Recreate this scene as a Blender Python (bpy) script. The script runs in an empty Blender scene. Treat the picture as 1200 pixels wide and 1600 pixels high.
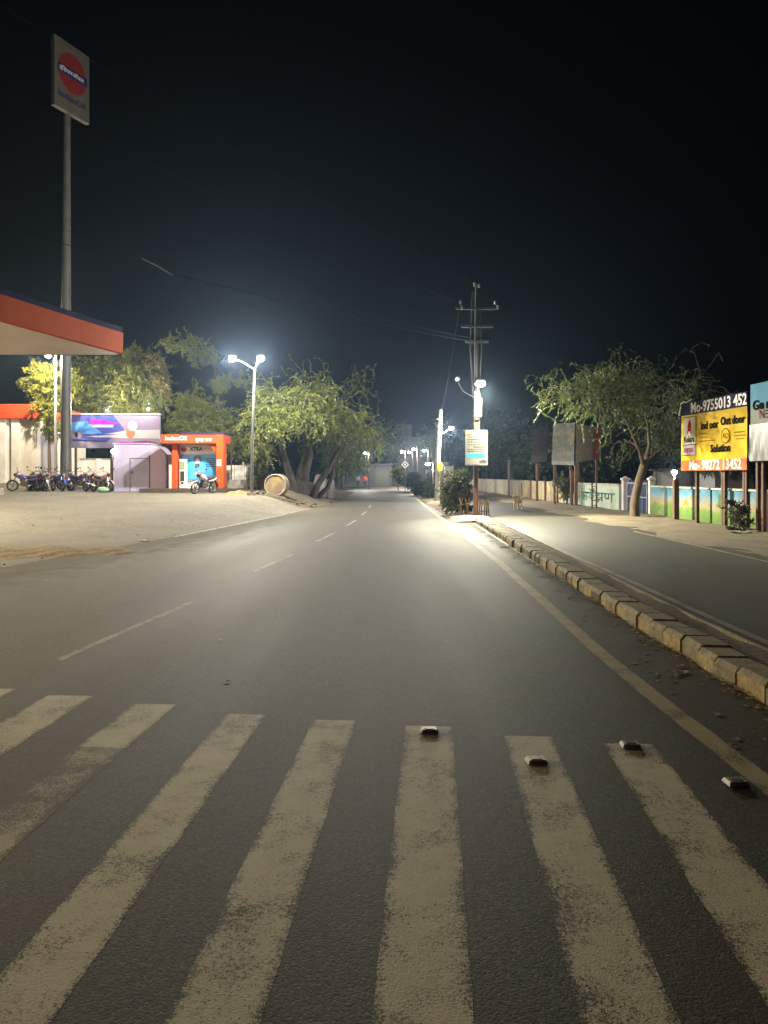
import bpy, math, random
import numpy as np
from mathutils import Vector, Matrix, Euler
R = math.radians
SC = bpy.context.scene
COL = SC.collection
random.seed(7); RNG = np.random.default_rng(7)

# ---------------------------------------------------------------- camera, world, exposure
CH = 1.6
cam = bpy.data.cameras.new('camera'); camo = bpy.data.objects.new('camera', cam); COL.objects.link(camo)
camo.location = (0, 0, CH); camo.rotation_euler = (R(90), 0, 0)
cam.sensor_fit = 'VERTICAL'; cam.sensor_height = 24; cam.lens = 18.0
cam.shift_y = -57/1600; cam.clip_start = .05; cam.clip_end = 1000
SC.camera = camo
SC.view_settings.view_transform = 'Standard'; SC.view_settings.look = 'None'
SC.view_settings.exposure = 0.88; SC.view_settings.gamma = 1
SC.cycles.use_denoising = True
SC.cycles.max_bounces = 5; SC.cycles.diffuse_bounces = 2; SC.cycles.glossy_bounces = 2
SC.cycles.transparent_max_bounces = 6; SC.cycles.volume_bounces = 0
SC.cycles.caustics_reflective = False; SC.cycles.caustics_refractive = False
SC.cycles.sample_clamp_indirect = 4

w = bpy.data.worlds.new("World"); SC.world = w; w.use_nodes = True
wn = w.node_tree; bg = wn.nodes['Background']
sky = wn.nodes.new('ShaderNodeTexSky'); sky.sky_type = 'NISHITA'; sky.sun_disc = False
sky.sun_elevation = R(-5); sky.sun_rotation = R(200); sky.air_density = 1; sky.dust_density = 1
wn.links.new(sky.outputs[0], bg.inputs[0]); bg.inputs[1].default_value = 0.00008
SKY_STRENGTH = bg

LP = dict(median=4600, twin=3100, tall=2600, canopy=1000, canopyfar=720, far=1500, wallp=200, hoard=800, side=2600)   # lamp powers, W

# ---------------------------------------------------------------- helpers
F = 1200.0
def P(px, py, Y): return Vector(((px-600)/F*Y, Y, CH-(py-743)/F*Y))
def ss(a, b, x):
    t = np.clip((np.asarray(x, float)-a)/(b-a), 0, 1); return t*t*(3-2*t)
EY = [-30, 0, 10, 19.8, 31, 42.7, 77, 95, 300]; EX = [-9, -9, -7.2, -5.5, -4.13, -3.4, -3.5, -3.6, -3.6]
def edge(Y): return np.interp(Y, EY, EX)
def elev(X, Y):
    d = edge(Y)-np.asarray(X, float)
    return ss(0, 2.5, d)*(.7*ss(18, 40, Y)+.3*ss(42, 50, Y))*(1-ss(58, 80, Y))
def gz(X, Y): return float(elev(X, Y))

def put(o, label=None, cat=None, group=None, kind=None):
    if label: o['label'] = label
    if cat: o['category'] = cat
    if group: o['group'] = group
    if kind: o['kind'] = kind
    return o
def empty(name, loc, label=None, cat=None, group=None, rz=0):
    o = bpy.data.objects.new(name, None); COL.objects.link(o)
    o.location = loc; o.rotation_euler = (0, 0, rz); o.empty_display_size = .2
    return put(o, label, cat, group)
def worg(o):
    v = Vector((0, 0, 0))
    while o: v = v+o.location; o = o.parent
    return v
def copy_tree(o, parent=None):
    c = o.copy(); COL.objects.link(c); c.parent = parent
    for ch in o.children: copy_tree(ch, c)
    return c

class MB:
    def __init__(s): s.v = []; s.f = []; s.mi = []; s.sm = []
    def add(s, vs, fs, mi=0, smooth=False):
        n = len(s.v); s.v += [tuple(v) for v in vs]
        for f in fs: s.f.append(tuple(i+n for i in f)); s.mi.append(mi); s.sm.append(smooth)
        return s
    def box(s, c, d, rz=0, mi=0, M=None):
        c = Vector(c); x, y, z = d[0]/2, d[1]/2, d[2]/2
        vs = [Vector(p) for p in ((-x,-y,-z),(x,-y,-z),(x,y,-z),(-x,y,-z),(-x,-y,z),(x,-y,z),(x,y,z),(-x,y,z))]
        m = M if M is not None else Matrix.Rotation(rz, 3, 'Z')
        return s.add([c+m@v for v in vs], [(0,3,2,1),(4,5,6,7),(0,1,5,4),(1,2,6,5),(2,3,7,6),(3,0,4,7)], mi)
    def quad(s, a, b, c, d, mi=0): return s.add([a, b, c, d], [(0, 1, 2, 3)], mi)
    def prism(s, poly, ext, mi=0):
        n = len(poly); e = Vector(ext); a = [Vector(p) for p in poly]
        fs = [tuple(range(n)), tuple(range(2*n-1, n-1, -1))]+[(i, i+n, (i+1) % n+n, (i+1) % n) for i in range(n)]
        return s.add(a+[p+e for p in a], fs, mi)
    def tube(s, pts, rad, n=8, mi=0, caps=True):
        pts = [Vector(p) for p in pts]; k = len(pts)
        if not hasattr(rad, '__len__'): rad = [rad]*k
        vs = []; up = None
        for i, p in enumerate(pts):
            t = (pts[min(i+1, k-1)]-pts[max(i-1, 0)]).normalized()
            if up is None: up = Vector((0, 0, 1)) if abs(t.z) < .9 else Vector((1, 0, 0))
            a = t.cross(up).normalized(); b = t.cross(a).normalized(); up = a.cross(t)
            for j in range(n):
                an = 2*math.pi*j/n; vs.append(p+(a*math.cos(an)+b*math.sin(an))*rad[i])
        fs = [(i*n+j, i*n+(j+1) % n, (i+1)*n+(j+1) % n, (i+1)*n+j) for i in range(k-1) for j in range(n)]
        s.add(vs, fs, mi, True)
        if caps: s.add(vs[:n], [tuple(range(n))], mi); s.add(vs[-n:], [tuple(range(n-1, -1, -1))], mi)
        return s
    def ring(s, c, axis, R0, r, n=20, m=6, mi=0):
        c = Vector(c); axis = Vector(axis).normalized()
        u = axis.orthogonal().normalized(); v = axis.cross(u); vs = []
        for i in range(n):
            a = 2*math.pi*i/n; d = u*math.cos(a)+v*math.sin(a)
            for j in range(m):
                b = 2*math.pi*j/m; vs.append(c+d*(R0+r*math.cos(b))+axis*r*math.sin(b))
        return s.add(vs, [(i*m+j, i*m+(j+1) % m, ((i+1) % n)*m+(j+1) % m, ((i+1) % n)*m+j) for i in range(n) for j in range(m)], mi, True)
    def ball(s, c, r, n=10, m=7, mi=0, M=None):
        c = Vector(c); r = Vector(r) if hasattr(r, '__len__') else Vector((r, r, r)); vs = []
        for i in range(m+1):
            th = math.pi*i/m
            for j in range(n):
                ph = 2*math.pi*j/n
                q = Vector((r.x*math.sin(th)*math.cos(ph), r.y*math.sin(th)*math.sin(ph), r.z*math.cos(th)))
                vs.append(c+(M@q if M is not None else q))
        return s.add(vs, [(i*n+j, (i+1)*n+j, (i+1)*n+(j+1) % n, i*n+(j+1) % n) for i in range(m) for j in range(n)], mi, True)
    def disc(s, c, u, v, r, n=28, mi=0, r2=None):
        c = Vector(c); u = Vector(u); v = Vector(v)
        return s.add([c+u*(r*math.cos(2*math.pi*i/n))+v*((r2 or r)*math.sin(2*math.pi*i/n)) for i in range(n)], [tuple(range(n))], mi)
    def build(s, name, mats, parent=None, bevel=0, kind=None):
        me = bpy.data.meshes.new(name); o = bpy.data.objects.new(name, me); COL.objects.link(o)
        off = worg(parent) if parent else Vector((0, 0, 0))
        me.from_pydata([(v[0]-off.x, v[1]-off.y, v[2]-off.z) for v in s.v], [], s.f)
        for m in (mats if isinstance(mats, (list, tuple)) else [mats]): me.materials.append(m)
        me.polygons.foreach_set('material_index', s.mi); me.polygons.foreach_set('use_smooth', s.sm)
        me.update()
        if parent: o.parent = parent
        if bevel:
            b = o.modifiers.new('bevel', 'BEVEL'); b.width = bevel; b.segments = 2; b.limit_method = 'ANGLE'
        if kind: o['kind'] = kind
        return o
def npmesh(name, V, Fc, mats, parent=None, smooth=False):
    me = bpy.data.meshes.new(name); o = bpy.data.objects.new(name, me); COL.objects.link(o)
    V = np.asarray(V, np.float32); Fc = np.asarray(Fc, np.int32)
    if parent: V = V-np.array(worg(parent), np.float32)
    k = Fc.shape[1]
    me.vertices.add(len(V)); me.vertices.foreach_set('co', V.ravel())
    me.loops.add(Fc.size); me.loops.foreach_set('vertex_index', Fc.ravel())
    me.polygons.add(len(Fc)); me.polygons.foreach_set('loop_start', np.arange(0, Fc.size, k, dtype=np.int32))
    me.polygons.foreach_set('loop_total', np.full(len(Fc), k, np.int32))
    for m in (mats if isinstance(mats, (list, tuple)) else [mats]): me.materials.append(m)
    me.update(calc_edges=True); me.validate()
    if smooth: me.polygons.foreach_set('use_smooth', np.ones(len(Fc), bool))
    if parent: o.parent = parent
    return o
def lettering(body, size, m, parent, org, u=(1, 0, 0), up=(0, 0, 1), sx=1, name='lettering', bold=0, depth=.004):
    c = bpy.data.curves.new('t', 'FONT'); c.body = body; c.size = size; c.offset = bold; c.resolution_u = 3; c.extrude = depth/2
    t = bpy.data.objects.new('t', c); COL.objects.link(t)
    bpy.context.view_layer.update()
    me = bpy.data.meshes.new_from_object(t.evaluated_get(bpy.context.evaluated_depsgraph_get()))
    bpy.data.objects.remove(t); me.name = name; me.materials.clear(); me.materials.append(m)
    u = Vector(u).normalized(); up = Vector(up).normalized(); n = u.cross(up)
    M = Matrix(((u.x*sx, up.x, n.x, 0), (u.y*sx, up.y, n.y, 0), (u.z*sx, up.z, n.z, 0), (0, 0, 0, 1)))
    me.transform(M)
    o = bpy.data.objects.new(name, me); COL.objects.link(o)
    o.parent = parent; o.location = Vector(org)-worg(parent)
    return o

# ---------------------------------------------------------------- materials
def mat(name, c1, c2=None, scale=3, rough=.6, bump=0, bscale=40, metal=0, emis=None, es=0, lo=.35, hi=.65, trans=0, spec=.5, stretch=None, c3=None, s3=20, m3=.5):
    m = bpy.data.materials.new(name); m.use_nodes = True; n = m.node_tree; b = n.nodes['Principled BSDF']; L = n.links.new
    b.inputs['Base Color'].default_value = (*c1, 1); b.inputs['Roughness'].default_value = rough
    b.inputs['Metallic'].default_value = metal; b.inputs['Specular IOR Level'].default_value = spec
    geo = n.nodes.new('ShaderNodeNewGeometry'); pos = geo.outputs['Position']
    if stretch:
        mp = n.nodes.new('ShaderNodeMapping'); mp.inputs['Scale'].default_value = stretch; L(pos, mp.inputs[0]); pos = mp.outputs[0]
    out = None
    def noise(sc, det=5):
        t = n.nodes.new('ShaderNodeTexNoise'); t.inputs['Scale'].default_value = sc; t.inputs['Detail'].default_value = det
        t.inputs['Roughness'].default_value = .6; L(pos, t.inputs['Vector']); return t.outputs[0]
    def mixc(fac, a, c, lo, hi):
        r = n.nodes.new('ShaderNodeMapRange'); r.inputs[1].default_value = lo; r.inputs[2].default_value = hi; L(fac, r.inputs[0])
        x = n.nodes.new('ShaderNodeMix'); x.data_type = 'RGBA'; L(r.outputs[0], x.inputs[0])
        if isinstance(a, tuple): x.inputs[6].default_value = (*a, 1)
        else: L(a, x.inputs[6])
        x.inputs[7].default_value = (*c, 1); return x.outputs[2]
    if c2:
        out = mixc(noise(scale), c1, c2, lo, hi)
        if c3: out = mixc(noise(s3, 3), out, c3, m3, m3+.12)
        L(out, b.inputs['Base Color'])
    if bump:
        bp = n.nodes.new('ShaderNodeBump'); bp.inputs['Strength'].default_value = bump; bp.inputs['Distance'].default_value = .02
        L(noise(bscale, 6), bp.inputs['Height']); L(bp.outputs[0], b.inputs['Normal'])
    if emis: b.inputs['Emission Color'].default_value = (*emis, 1); b.inputs['Emission Strength'].default_value = es
    if trans:
        tr = n.nodes.new('ShaderNodeBsdfTranslucent'); mx = n.nodes.new('ShaderNodeMixShader'); mx.inputs[0].default_value = trans
        if out: L(out, tr.inputs[0])
        else: tr.inputs[0].default_value = (*c1, 1)
        L(b.outputs[0], mx.inputs[1]); L(tr.outputs[0], mx.inputs[2]); L(mx.outputs[0], n.nodes['Material Output'].inputs[0])
    return m

def asphalt_group(name, base, dark, light, rough):
    """asphalt: coarse aggregate, tyre-polished patches, dust; returns a group with Color, Roughness, Height outputs"""
    g = bpy.data.node_groups.new(name, 'ShaderNodeTree'); L = g.links.new
    for nm, ty in (('Color', 'NodeSocketColor'), ('Rough', 'NodeSocketFloat'), ('Height', 'NodeSocketFloat')):
        g.interface.new_socket(nm, in_out='OUTPUT', socket_type=ty)
    o = g.nodes.new('NodeGroupOutput'); geo = g.nodes.new('ShaderNodeNewGeometry'); pos = geo.outputs['Position']
    def noise(sc, det=4, ro=.6):
        t = g.nodes.new('ShaderNodeTexNoise'); t.inputs['Scale'].default_value = sc; t.inputs['Detail'].default_value = det; t.inputs['Roughness'].default_value = ro
        L(pos, t.inputs['Vector']); return t.outputs[0]
    def rng(f, a, b2, c=0, d=1):
        r = g.nodes.new('ShaderNodeMapRange'); r.inputs[1].default_value = a; r.inputs[2].default_value = b2; r.inputs[3].default_value = c; r.inputs[4].default_value = d
        L(f, r.inputs[0]); return r.outputs[0]
    def mix(f, a, b2):
        x = g.nodes.new('ShaderNodeMix'); x.data_type = 'RGBA'; L(f, x.inputs[0])
        for i, q in ((6, a), (7, b2)):
            if isinstance(q, tuple): x.inputs[i].default_value = (*q, 1)
            else: L(q, x.inputs[i])
        return x.outputs[2]
    v = g.nodes.new('ShaderNodeTexVoronoi'); v.inputs['Scale'].default_value = 95; L(pos, v.inputs['Vector'])
    st = g.nodes.new('ShaderNodeSeparateColor'); L(v.outputs['Color'], st.inputs[0])
    mpp = g.nodes.new('ShaderNodeMapping'); mpp.inputs['Scale'].default_value = (1, .07, 1); L(pos, mpp.inputs[0])
    tb_ = g.nodes.new('ShaderNodeTexNoise'); tb_.inputs['Scale'].default_value = 1.1; tb_.inputs['Detail'].default_value = 4; L(mpp.outputs[0], tb_.inputs['Vector']); big = tb_.outputs[0]; mid = noise(6, 5); fine = noise(160, 3)
    c = mix(rng(big, .35, .68), base, dark)
    c = mix(rng(mid, .5, .75, 0, .55), c, light)
    c = mix(rng(fine, .56, .66, 0, .6), c, tuple(min(1, q*2.3) for q in light))
    c = mix(rng(fine, .46, .36, 0, .85), c, tuple(q*.25 for q in dark))
    c = mix(rng(st.outputs[0], .55, 1.0, 0, .95), c, tuple(q*1.7 for q in light))
    c = mix(rng(st.outputs[1], .55, 1.0, 0, .95), c, tuple(q*.35 for q in dark))
    c = mix(rng(noise(1.3, 4), .46, .64, 0, .55), c, (base[0]*1.05, base[1]*.82, base[2]*.80))
    c = mix(rng(noise(.7, 5), .60, .72, 0, .6), c, dark)
    L(c, o.inputs[0]); L(rng(big, .3, .7, rough-.02, rough+.03), o.inputs[1])
    s1 = g.nodes.new('ShaderNodeMath'); s1.operation = 'MULTIPLY_ADD'; L(v.outputs['Distance'], s1.inputs[0]); s1.inputs[1].default_value = -.8; L(fine, s1.inputs[2])
    s2 = g.nodes.new('ShaderNodeMath'); s2.operation = 'MULTIPLY_ADD'; L(mid, s2.inputs[0]); s2.inputs[1].default_value = .5; L(s1.outputs[0], s2.inputs[2])
    L(s2.outputs[0], o.inputs[2])
    return g
def asphalt_mat(name, grp, paint=None, wear=.5, edge_w=.12, bump=.55, thin=1, oneside=False):
    m = bpy.data.materials.new(name); m.use_nodes = True; n = m.node_tree; b = n.nodes['Principled BSDF']; L = n.links.new
    g = n.nodes.new('ShaderNodeGroup'); g.node_tree = grp
    bp = n.nodes.new('ShaderNodeBump'); bp.inputs['Strength'].default_value = bump*(.2 if paint else .26); bp.inputs['Distance'].default_value = .010
    L(g.outputs[2], bp.inputs['Height']); L(bp.outputs[0], b.inputs['Normal'])
    b.inputs['Specular IOR Level'].default_value = .28
    if not paint:
        L(g.outputs[0], b.inputs['Base Color']); L(g.outputs[1], b.inputs['Roughness']); return m
    tc = n.nodes.new('ShaderNodeTexCoord'); sp = n.nodes.new('ShaderNodeSeparateXYZ'); L(tc.outputs['Generated'], sp.inputs[0])
    geo = n.nodes.new('ShaderNodeNewGeometry')
    def math_(op, a, c):
        x = n.nodes.new('ShaderNodeMath'); x.operation = op
        for i, q in ((0, a), (1, c)):
            if isinstance(q, (int, float)): x.inputs[i].default_value = q
            else: L(q, x.inputs[i])
        return x.outputs[0]
    def noise(sc, det=5):
        t = n.nodes.new('ShaderNodeTexNoise'); t.inputs['Scale'].default_value = sc; t.inputs['Detail'].default_value = det; t.inputs['Roughness'].default_value = .65
        L(geo.outputs['Position'], t.inputs['Vector']); return t.outputs[0]
    ax = math_('MULTIPLY', math_('ABSOLUTE', math_('SUBTRACT', sp.outputs[0], .5), 0), 2)    # 0 centre .. 1 edge
    ed = n.nodes.new('ShaderNodeMapRange'); ed.inputs[1].default_value = 1-edge_w*2; ed.inputs[2].default_value = 1.0; L(ax, ed.inputs[0])
    cov = math_('SUBTRACT', 1.15, math_('MULTIPLY', sp.outputs[0] if oneside > 0 else math_('SUBTRACT', 1.0, sp.outputs[0]), 1.15)) if oneside else math_('SUBTRACT', 1.0, math_('MULTIPLY', ed.outputs[0], .42))
    a1 = math_('MULTIPLY', math_('SUBTRACT', noise(2.6), .5), 2.0*thin)
    a2 = math_('MULTIPLY', math_('SUBTRACT', noise(85, 4), .5), 2.0)
    a3 = math_('MULTIPLY', math_('SUBTRACT', noise(200, 2), .5), 1.6)
    tot = math_('ADD', math_('ADD', cov, a1), math_('ADD', a2, a3))
    mr = n.nodes.new('ShaderNodeMapRange'); mr.inputs[1].default_value = wear; mr.inputs[2].default_value = wear+.26; L(tot, mr.inputs[0])
    tint = n.nodes.new('ShaderNodeMix'); tint.data_type = 'RGBA'; L(noise(9), tint.inputs[0])
    tint.inputs[6].default_value = (*paint, 1); tint.inputs[7].default_value = (*[q*.62 for q in paint], 1)
    x = n.nodes.new('ShaderNodeMix'); x.data_type = 'RGBA'; L(math_('MULTIPLY', mr.outputs[0], .9), x.inputs[0]); L(g.outputs[0], x.inputs[6]); L(tint.outputs[2], x.inputs[7])
    L(x.outputs[2], b.inputs['Base Color']); rm = n.nodes.new('ShaderNodeMix'); L(mr.outputs[0], rm.inputs[0]); L(g.outputs[1], rm.inputs[2]); rm.inputs[3].default_value = .9 if 'dust' in name else .70; L(rm.outputs[0], b.inputs['Roughness'])
    sm_ = n.nodes.new('ShaderNodeMix'); L(mr.outputs[0], sm_.inputs[0]); sm_.inputs[2].default_value = .28; sm_.inputs[3].default_value = .12 if 'dust' in name else .28; L(sm_.outputs[0], b.inputs['Specular IOR Level'])
    return m

AG = asphalt_group('asphalt_old', (.043, .039, .028), (.033, .030, .022), (.060, .055, .040), .70)
AG2 = asphalt_group('asphalt_dark', (.046, .043, .035), (.036, .033, .027), (.060, .056, .046), .64)
M = dict(
    road=asphalt_mat('asphalt', AG), road2=asphalt_mat('asphalt_right', AG2),
    zebra=asphalt_mat('worn_white_paint', AG, (.60, .55, .42), .64, .14),
    zebra_faint=asphalt_mat('faint_white_paint', AG, (.46, .41, .30), .86, .2),
    line=asphalt_mat('line_paint', AG, (.40, .33, .20), .60, .1),
    dash=asphalt_mat('dash_paint', AG, (.46, .42, .33), .80, .2),
    line2=asphalt_mat('line_paint_right', AG2, (.40, .36, .27), .62, .15),
    dirt=mat('dirt', (.20, .155, .10), (.12, .09, .06), 1.4, .95, .8, 14, c3=(.26, .21, .14), s3=9, m3=.55),
    darkdirt=mat('dark_soil', (.085, .066, .042), (.05, .04, .028), 1.8, .95, 1, 12, c3=(.13, .10, .06), s3=8, m3=.55),
    sand=mat('sandy_soil', (.165, .13, .082), (.105, .08, .05), 1.2, .95, 1, 16, c3=(.08, .062, .04), s3=7, m3=.58),
    fore=mat('dusty_forecourt', (.125, .112, .085), (.088, .079, .06), .5, .9, .35, 60, c3=(.16, .145, .112), s3=5, m3=.55),
    patch=mat('dry_mud', (.21, .15, .07), (.11, .075, .035), 3, .95, 1, 22, c3=(.27, .20, .10), s3=14, m3=.53),
    kerb=mat('kerb_concrete', (.26, .225, .15), (.15, .125, .08), 9, .85, .6, 45, c3=(.33, .29, .19), s3=30, m3=.55),
    kerbd=mat('kerb_dirty', (.11, .095, .065), (.07, .06, .04), 12, .9, .6, 45, c3=(.22, .18, .09), s3=18, m3=.57),
    kerby=mat('kerb_yellow_paint', (.42, .32, .12), (.24, .18, .08), 14, .8, .5, 50, c3=(.17, .14, .09), s3=26, m3=.56),
    rust=mat('rusty_steel', (.14, .055, .024), (.065, .035, .022), 8, .75, .3, 60),
    darksteel=mat('dark_steel', (.055, .045, .04), (.09, .06, .045), 6, .6, .2, 60, metal=.3),
    galv=mat('galvanised_steel', (.15, .15, .145), (.12, .12, .115), 5, .45, .05, 60, metal=.5),
    greypaint=mat('grey_paint', (.11, .105, .10), (.085, .08, .075), 1.5, .5, .05, 60),
    whitepaint=mat('white_paint', (.74, .72, .68), (.60, .57, .52), 1.2, .5, .05, 30),
    whitewall=mat('white_wall', (.70, .65, .60), (.55, .50, .45), .8, .7, .15, 30, stretch=(1, 1, .3)),
    wallw=mat('old_wall', (.48, .43, .34), (.26, .22, .16), 1.3, .85, .4, 25, c3=(.17, .15, .10), s3=4, m3=.57, stretch=(1, 1, .45)),
    wally=mat('yellowish_wall', (.46, .38, .20), (.26, .22, .14), 1.6, .85, .4, 25, c3=(.16, .14, .09), s3=4, m3=.56, stretch=(1, 1, .5)),
    mint=mat('mint_wall_paint', (.36, .43, .36), (.29, .34, .27), 1.3, .75, .3, 25, c3=(.20, .18, .14), s3=5, m3=.60),
    lilacw=mat('pale_lilac_wall_paint', (.52, .47, .52), (.40, .36, .38), 1.1, .75, .3, 25),
    teal=mat('teal_brush_paint', (.012, .10, .10), (.02, .14, .13), 14, .8, spec=.1),
    orange=mat('orange_panel', (.50, .085, .018), (.43, .07, .015), 1.2, .8, .03, 30, spec=.06),
    orange2=mat('red_orange_panel', (.62, .075, .02), (.52, .06, .016), 1.2, .7, .03, 30, spec=.12),
    purple=mat('navy_band', (.025, .025, .07), (.035, .032, .085), 2, .9, spec=.03),
    ceiling=mat('canopy_ceiling', (.60, .48, .42), (.50, .38, .32), .4, .45, .05, 20),
    bark=mat('bark', (.15, .105, .07), (.075, .055, .04), 7, .95, 1, 20, stretch=(1, 1, .25)),
    barkd=mat('dark_bark', (.045, .036, .028), (.022, .018, .015), 6, .95, 1, 18, stretch=(1, 1, .25)),
    leafy=mat('leaf_yellow_green', (.26, .25, .03), (.16, .18, .025), 1.4, .5, trans=.35),
    leafy2=mat('leaf_bright_green', (.21, .235, .04), (.13, .155, .03), 1.2, .5, trans=.35),
    leafg=mat('leaf_green', (.20, .20, .035), (.11, .13, .025), 1.1, .5, trans=.3),
    leafa=mat('leaf_acacia', (.16, .18, .026), (.085, .105, .02), 1.2, .5, trans=.3),
    leafp=mat('leaf_prosopis', (.115, .155, .028), (.06, .085, .018), 1.2, .55, trans=.3),
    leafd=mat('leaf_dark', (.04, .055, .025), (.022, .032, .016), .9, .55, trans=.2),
    leafb=mat('leaf_bush', (.065, .085, .035), (.10, .105, .045), 3, .5, trans=.25),
    leafo=mat('leaf_dry', (.17, .13, .045), (.11, .11, .03), 1.5, .6, trans=.3),
    shed=mat('lilac_shed_panel', (.50, .46, .66), (.43, .39, .56), .8, .5, .03, 20),
    black=mat('black_rubber', (.014, .014, .014), (.02, .02, .02), 30, .7),
    glossblack=mat('black_plastic', (.012, .012, .014), None, 3, .3),
    chrome=mat('chrome', (.6, .6, .6), None, 3, .2, metal=1),
    blue=mat('blue_gate', (.022, .032, .095), (.016, .02, .05), 3, .7, .1, 30, spec=.15),
    bluerail=mat('pale_blue_rail', (.22, .25, .34), (.15, .17, .24), 4, .6),
    concrete=mat('concrete', (.33, .30, .26), (.22, .20, .17), 2.5, .85, .4, 30),
    bldg=mat('grey_facade', (.12, .11, .10), (.085, .08, .075), .6, .85),
    bldgd=mat('dark_facade', (.07, .07, .075), (.05, .05, .055), .6, .8),
    skin=mat('brown_skin', (.22, .12, .07), None, 3, .55), hair=mat('black_hair', (.01, .009, .008), None, 3, .6),
    red=mat('red_cloth', (.62, .04, .03), (.5, .03, .025), 9, .8), navy=mat('dark_cloth', (.02, .022, .035), None, 3, .85),
    greyc=mat('grey_blue_cloth', (.16, .18, .26), None, 3, .85),
    fur=mat('tan_fur', (.34, .21, .10), (.42, .30, .17), 7, .9),
    wood=mat('weathered_wood', (.20, .15, .10), (.12, .09, .06), 12, .9, .4, 40),
    ywood=mat('pale_wood', (.36, .28, .15), (.22, .17, .10), 9, .9, .4, 40),
    drum=mat('old_painted_drum', (.24, .18, .12), (.16, .115, .075), 3, .85, .5, 20, c3=(.32, .24, .03), s3=2.2, m3=.56),
    tin=mat('stud_metal', (.42, .41, .38), (.28, .27, .25), 40, .5, metal=.2), studd=mat('stud_dark', (.07, .06, .055), None, 3, .4),
    refl=mat('stud_reflector', (.16, .10, .09), None, 3, .15),
    paper=mat('litter_paper', (.62, .60, .56), (.45, .43, .40), 20, .8), dryleaf=mat('dry_leaf', (.34, .23, .07), (.16, .10, .04), 15, .8, trans=.2),
    cable=mat('black_cable', (.06, .06, .06), None, 3, .9, spec=.1), pseg=mat('pale_segment', (.7, .7, .68), None, 3, .5),
    insul=mat('porcelain', (.22, .21, .20), None, 3, .4),
    w=mat('white_print', (.82, .80, .78), (.74, .72, .70), 6, .6), k=mat('black_print', (.012, .012, .014), None, 3, .9, spec=.03),
    yel=mat('yellow_vinyl', (.66, .44, .002), (.58, .36, .002), 2.5, .6, .1, 6, spec=.08),
    obar=mat('orange_vinyl', (.50, .14, .03), (.44, .12, .03), 3, .65, .1, 6, spec=.15),
    nbar=mat('navy_vinyl', (.022, .024, .06), (.03, .03, .07), 3, .8, spec=.08),
    cream=mat('cream_print', (.55, .50, .38), None, 3, .8, spec=.05), rprint=mat('dark_red_print', (.30, .012, .02), None, 3, .9, spec=.03),
    lil=mat('lilac_print', (.50, .40, .50), None, 3, .8, spec=.05), brownp=mat('brown_print', (.28, .10, .01), None, 3, .9, spec=.03),
    olivep=mat('olive_print', (.30, .19, .004), None, 3, .9, spec=.03),
    bluep=mat('blue_print', (.03, .30, .85), (.06, .42, .92), 1.5, .35), bluel=mat('light_blue_print', (.08, .34, .75), (.05, .28, .68), 2, .35),
    blued=mat('deep_blue_print', (.01, .05, .28), None, 3, .35), skinp=mat('poster_skin', (.42, .34, .34), None, 3, .4),
    beardp=mat('poster_beard', (.06, .07, .12), None, 3, .4), navyp=mat('navy_print', (.015, .022, .10), None, 3, .9, spec=.03),
    redlogo=mat('red_logo', (.55, .035, .03), None, 3, .5), pinkp=mat('magenta_print', (.5, .01, .42), None, 3, .4),
    hb=mat('hoarding_blue', (.045, .065, .36), (.085, .085, .34), .5, .4), hl=mat('hoarding_lilac', (.24, .19, .32), (.30, .23, .32), .5, .4),
    hcy=mat('hoarding_cyan', (.05, .25, .70), (.12, .36, .72), 2, .4), hg=mat('hoarding_grey', (.20, .18, .30), (.26, .22, .32), .7, .4),
    peach=mat('peach_print', (.50, .17, .07), None, 3, .4), hw=mat('hoarding_white', (.50, .48, .53), None, 3, .4),
    tarp=mat('dark_tarp', (.34, .32, .34), (.46, .43, .45), 3, .22, .6, 3), tarpg=mat('grey_tarp', (.26, .25, .24), (.17, .17, .17), 2, .35, .5, 3),
    faded=mat('faded_print', (.15, .145, .12), (.085, .09, .08), 2.2, .5, .3, 4, c3=(.22, .18, .10), s3=3, m3=.53),
    faded2=mat('faded_yellow_print', (.36, .28, .15), (.18, .16, .12), 4, .5, .3, 4, c3=(.46, .36, .18), s3=4, m3=.53),
    fadedred=mat('faded_red_print', (.42, .05, .05), (.30, .09, .08), 3, .45), skyp=mat('sky_blue_print', (.10, .30, .50), (.16, .36, .50), 1.2, .75, .2, 4, spec=.08),
    beigep=mat('beige_print', (.30, .31, .27), (.24, .26, .26), 1.5, .75, .2, 4, spec=.08), shiny=mat('shiny_grey_vinyl', (.13, .13, .135), (.09, .09, .095), 2, .3, .5, 2.5, stretch=(2, 2, .3)),
    ylamp=mat('yellow_lit_box', (.8, .5, .02), None, 3, .4, emis=(1, .62, .02), es=1.6),
    glow=mat('white_lamp_lens', (.9, .9, .9), None, 3, .4, emis=(1, .96, .90), es=60),
    glowc=mat('cool_lamp_lens', (.9, .9, .9), None, 3, .4, emis=(.92, .95, 1), es=60),
    glowf=mat('far_lamp_lens', (.9, .9, .9), None, 3, .4, emis=(1, .95, .86), es=45),
    glowp=mat('canopy_lamp_lens', (.9, .9, .9), None, 3, .4, emis=(1, .9, .72), es=6),
    greenbag=mat('green_bag', (.25, .42, .25), None, 3, .6), amber=mat('amber_lens', (.5, .16, .01), None, 3, .3), redl=mat('red_lens', (.35, .01, .01), None, 3, .3),
    bred=mat('dark_red_tank', (.16, .015, .025), None, 3, .3), bblue=mat('blue_tank', (.03, .10, .42), None, 3, .3), bpur=mat('purple_tank', (.08, .05, .22), None, 3, .3), bsil=mat('silver_tank', (.45, .42, .44), None, 3, .35, metal=.4), bpink=mat('pinkish_tank', (.45, .30, .34), None, 3, .4),
)
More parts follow.
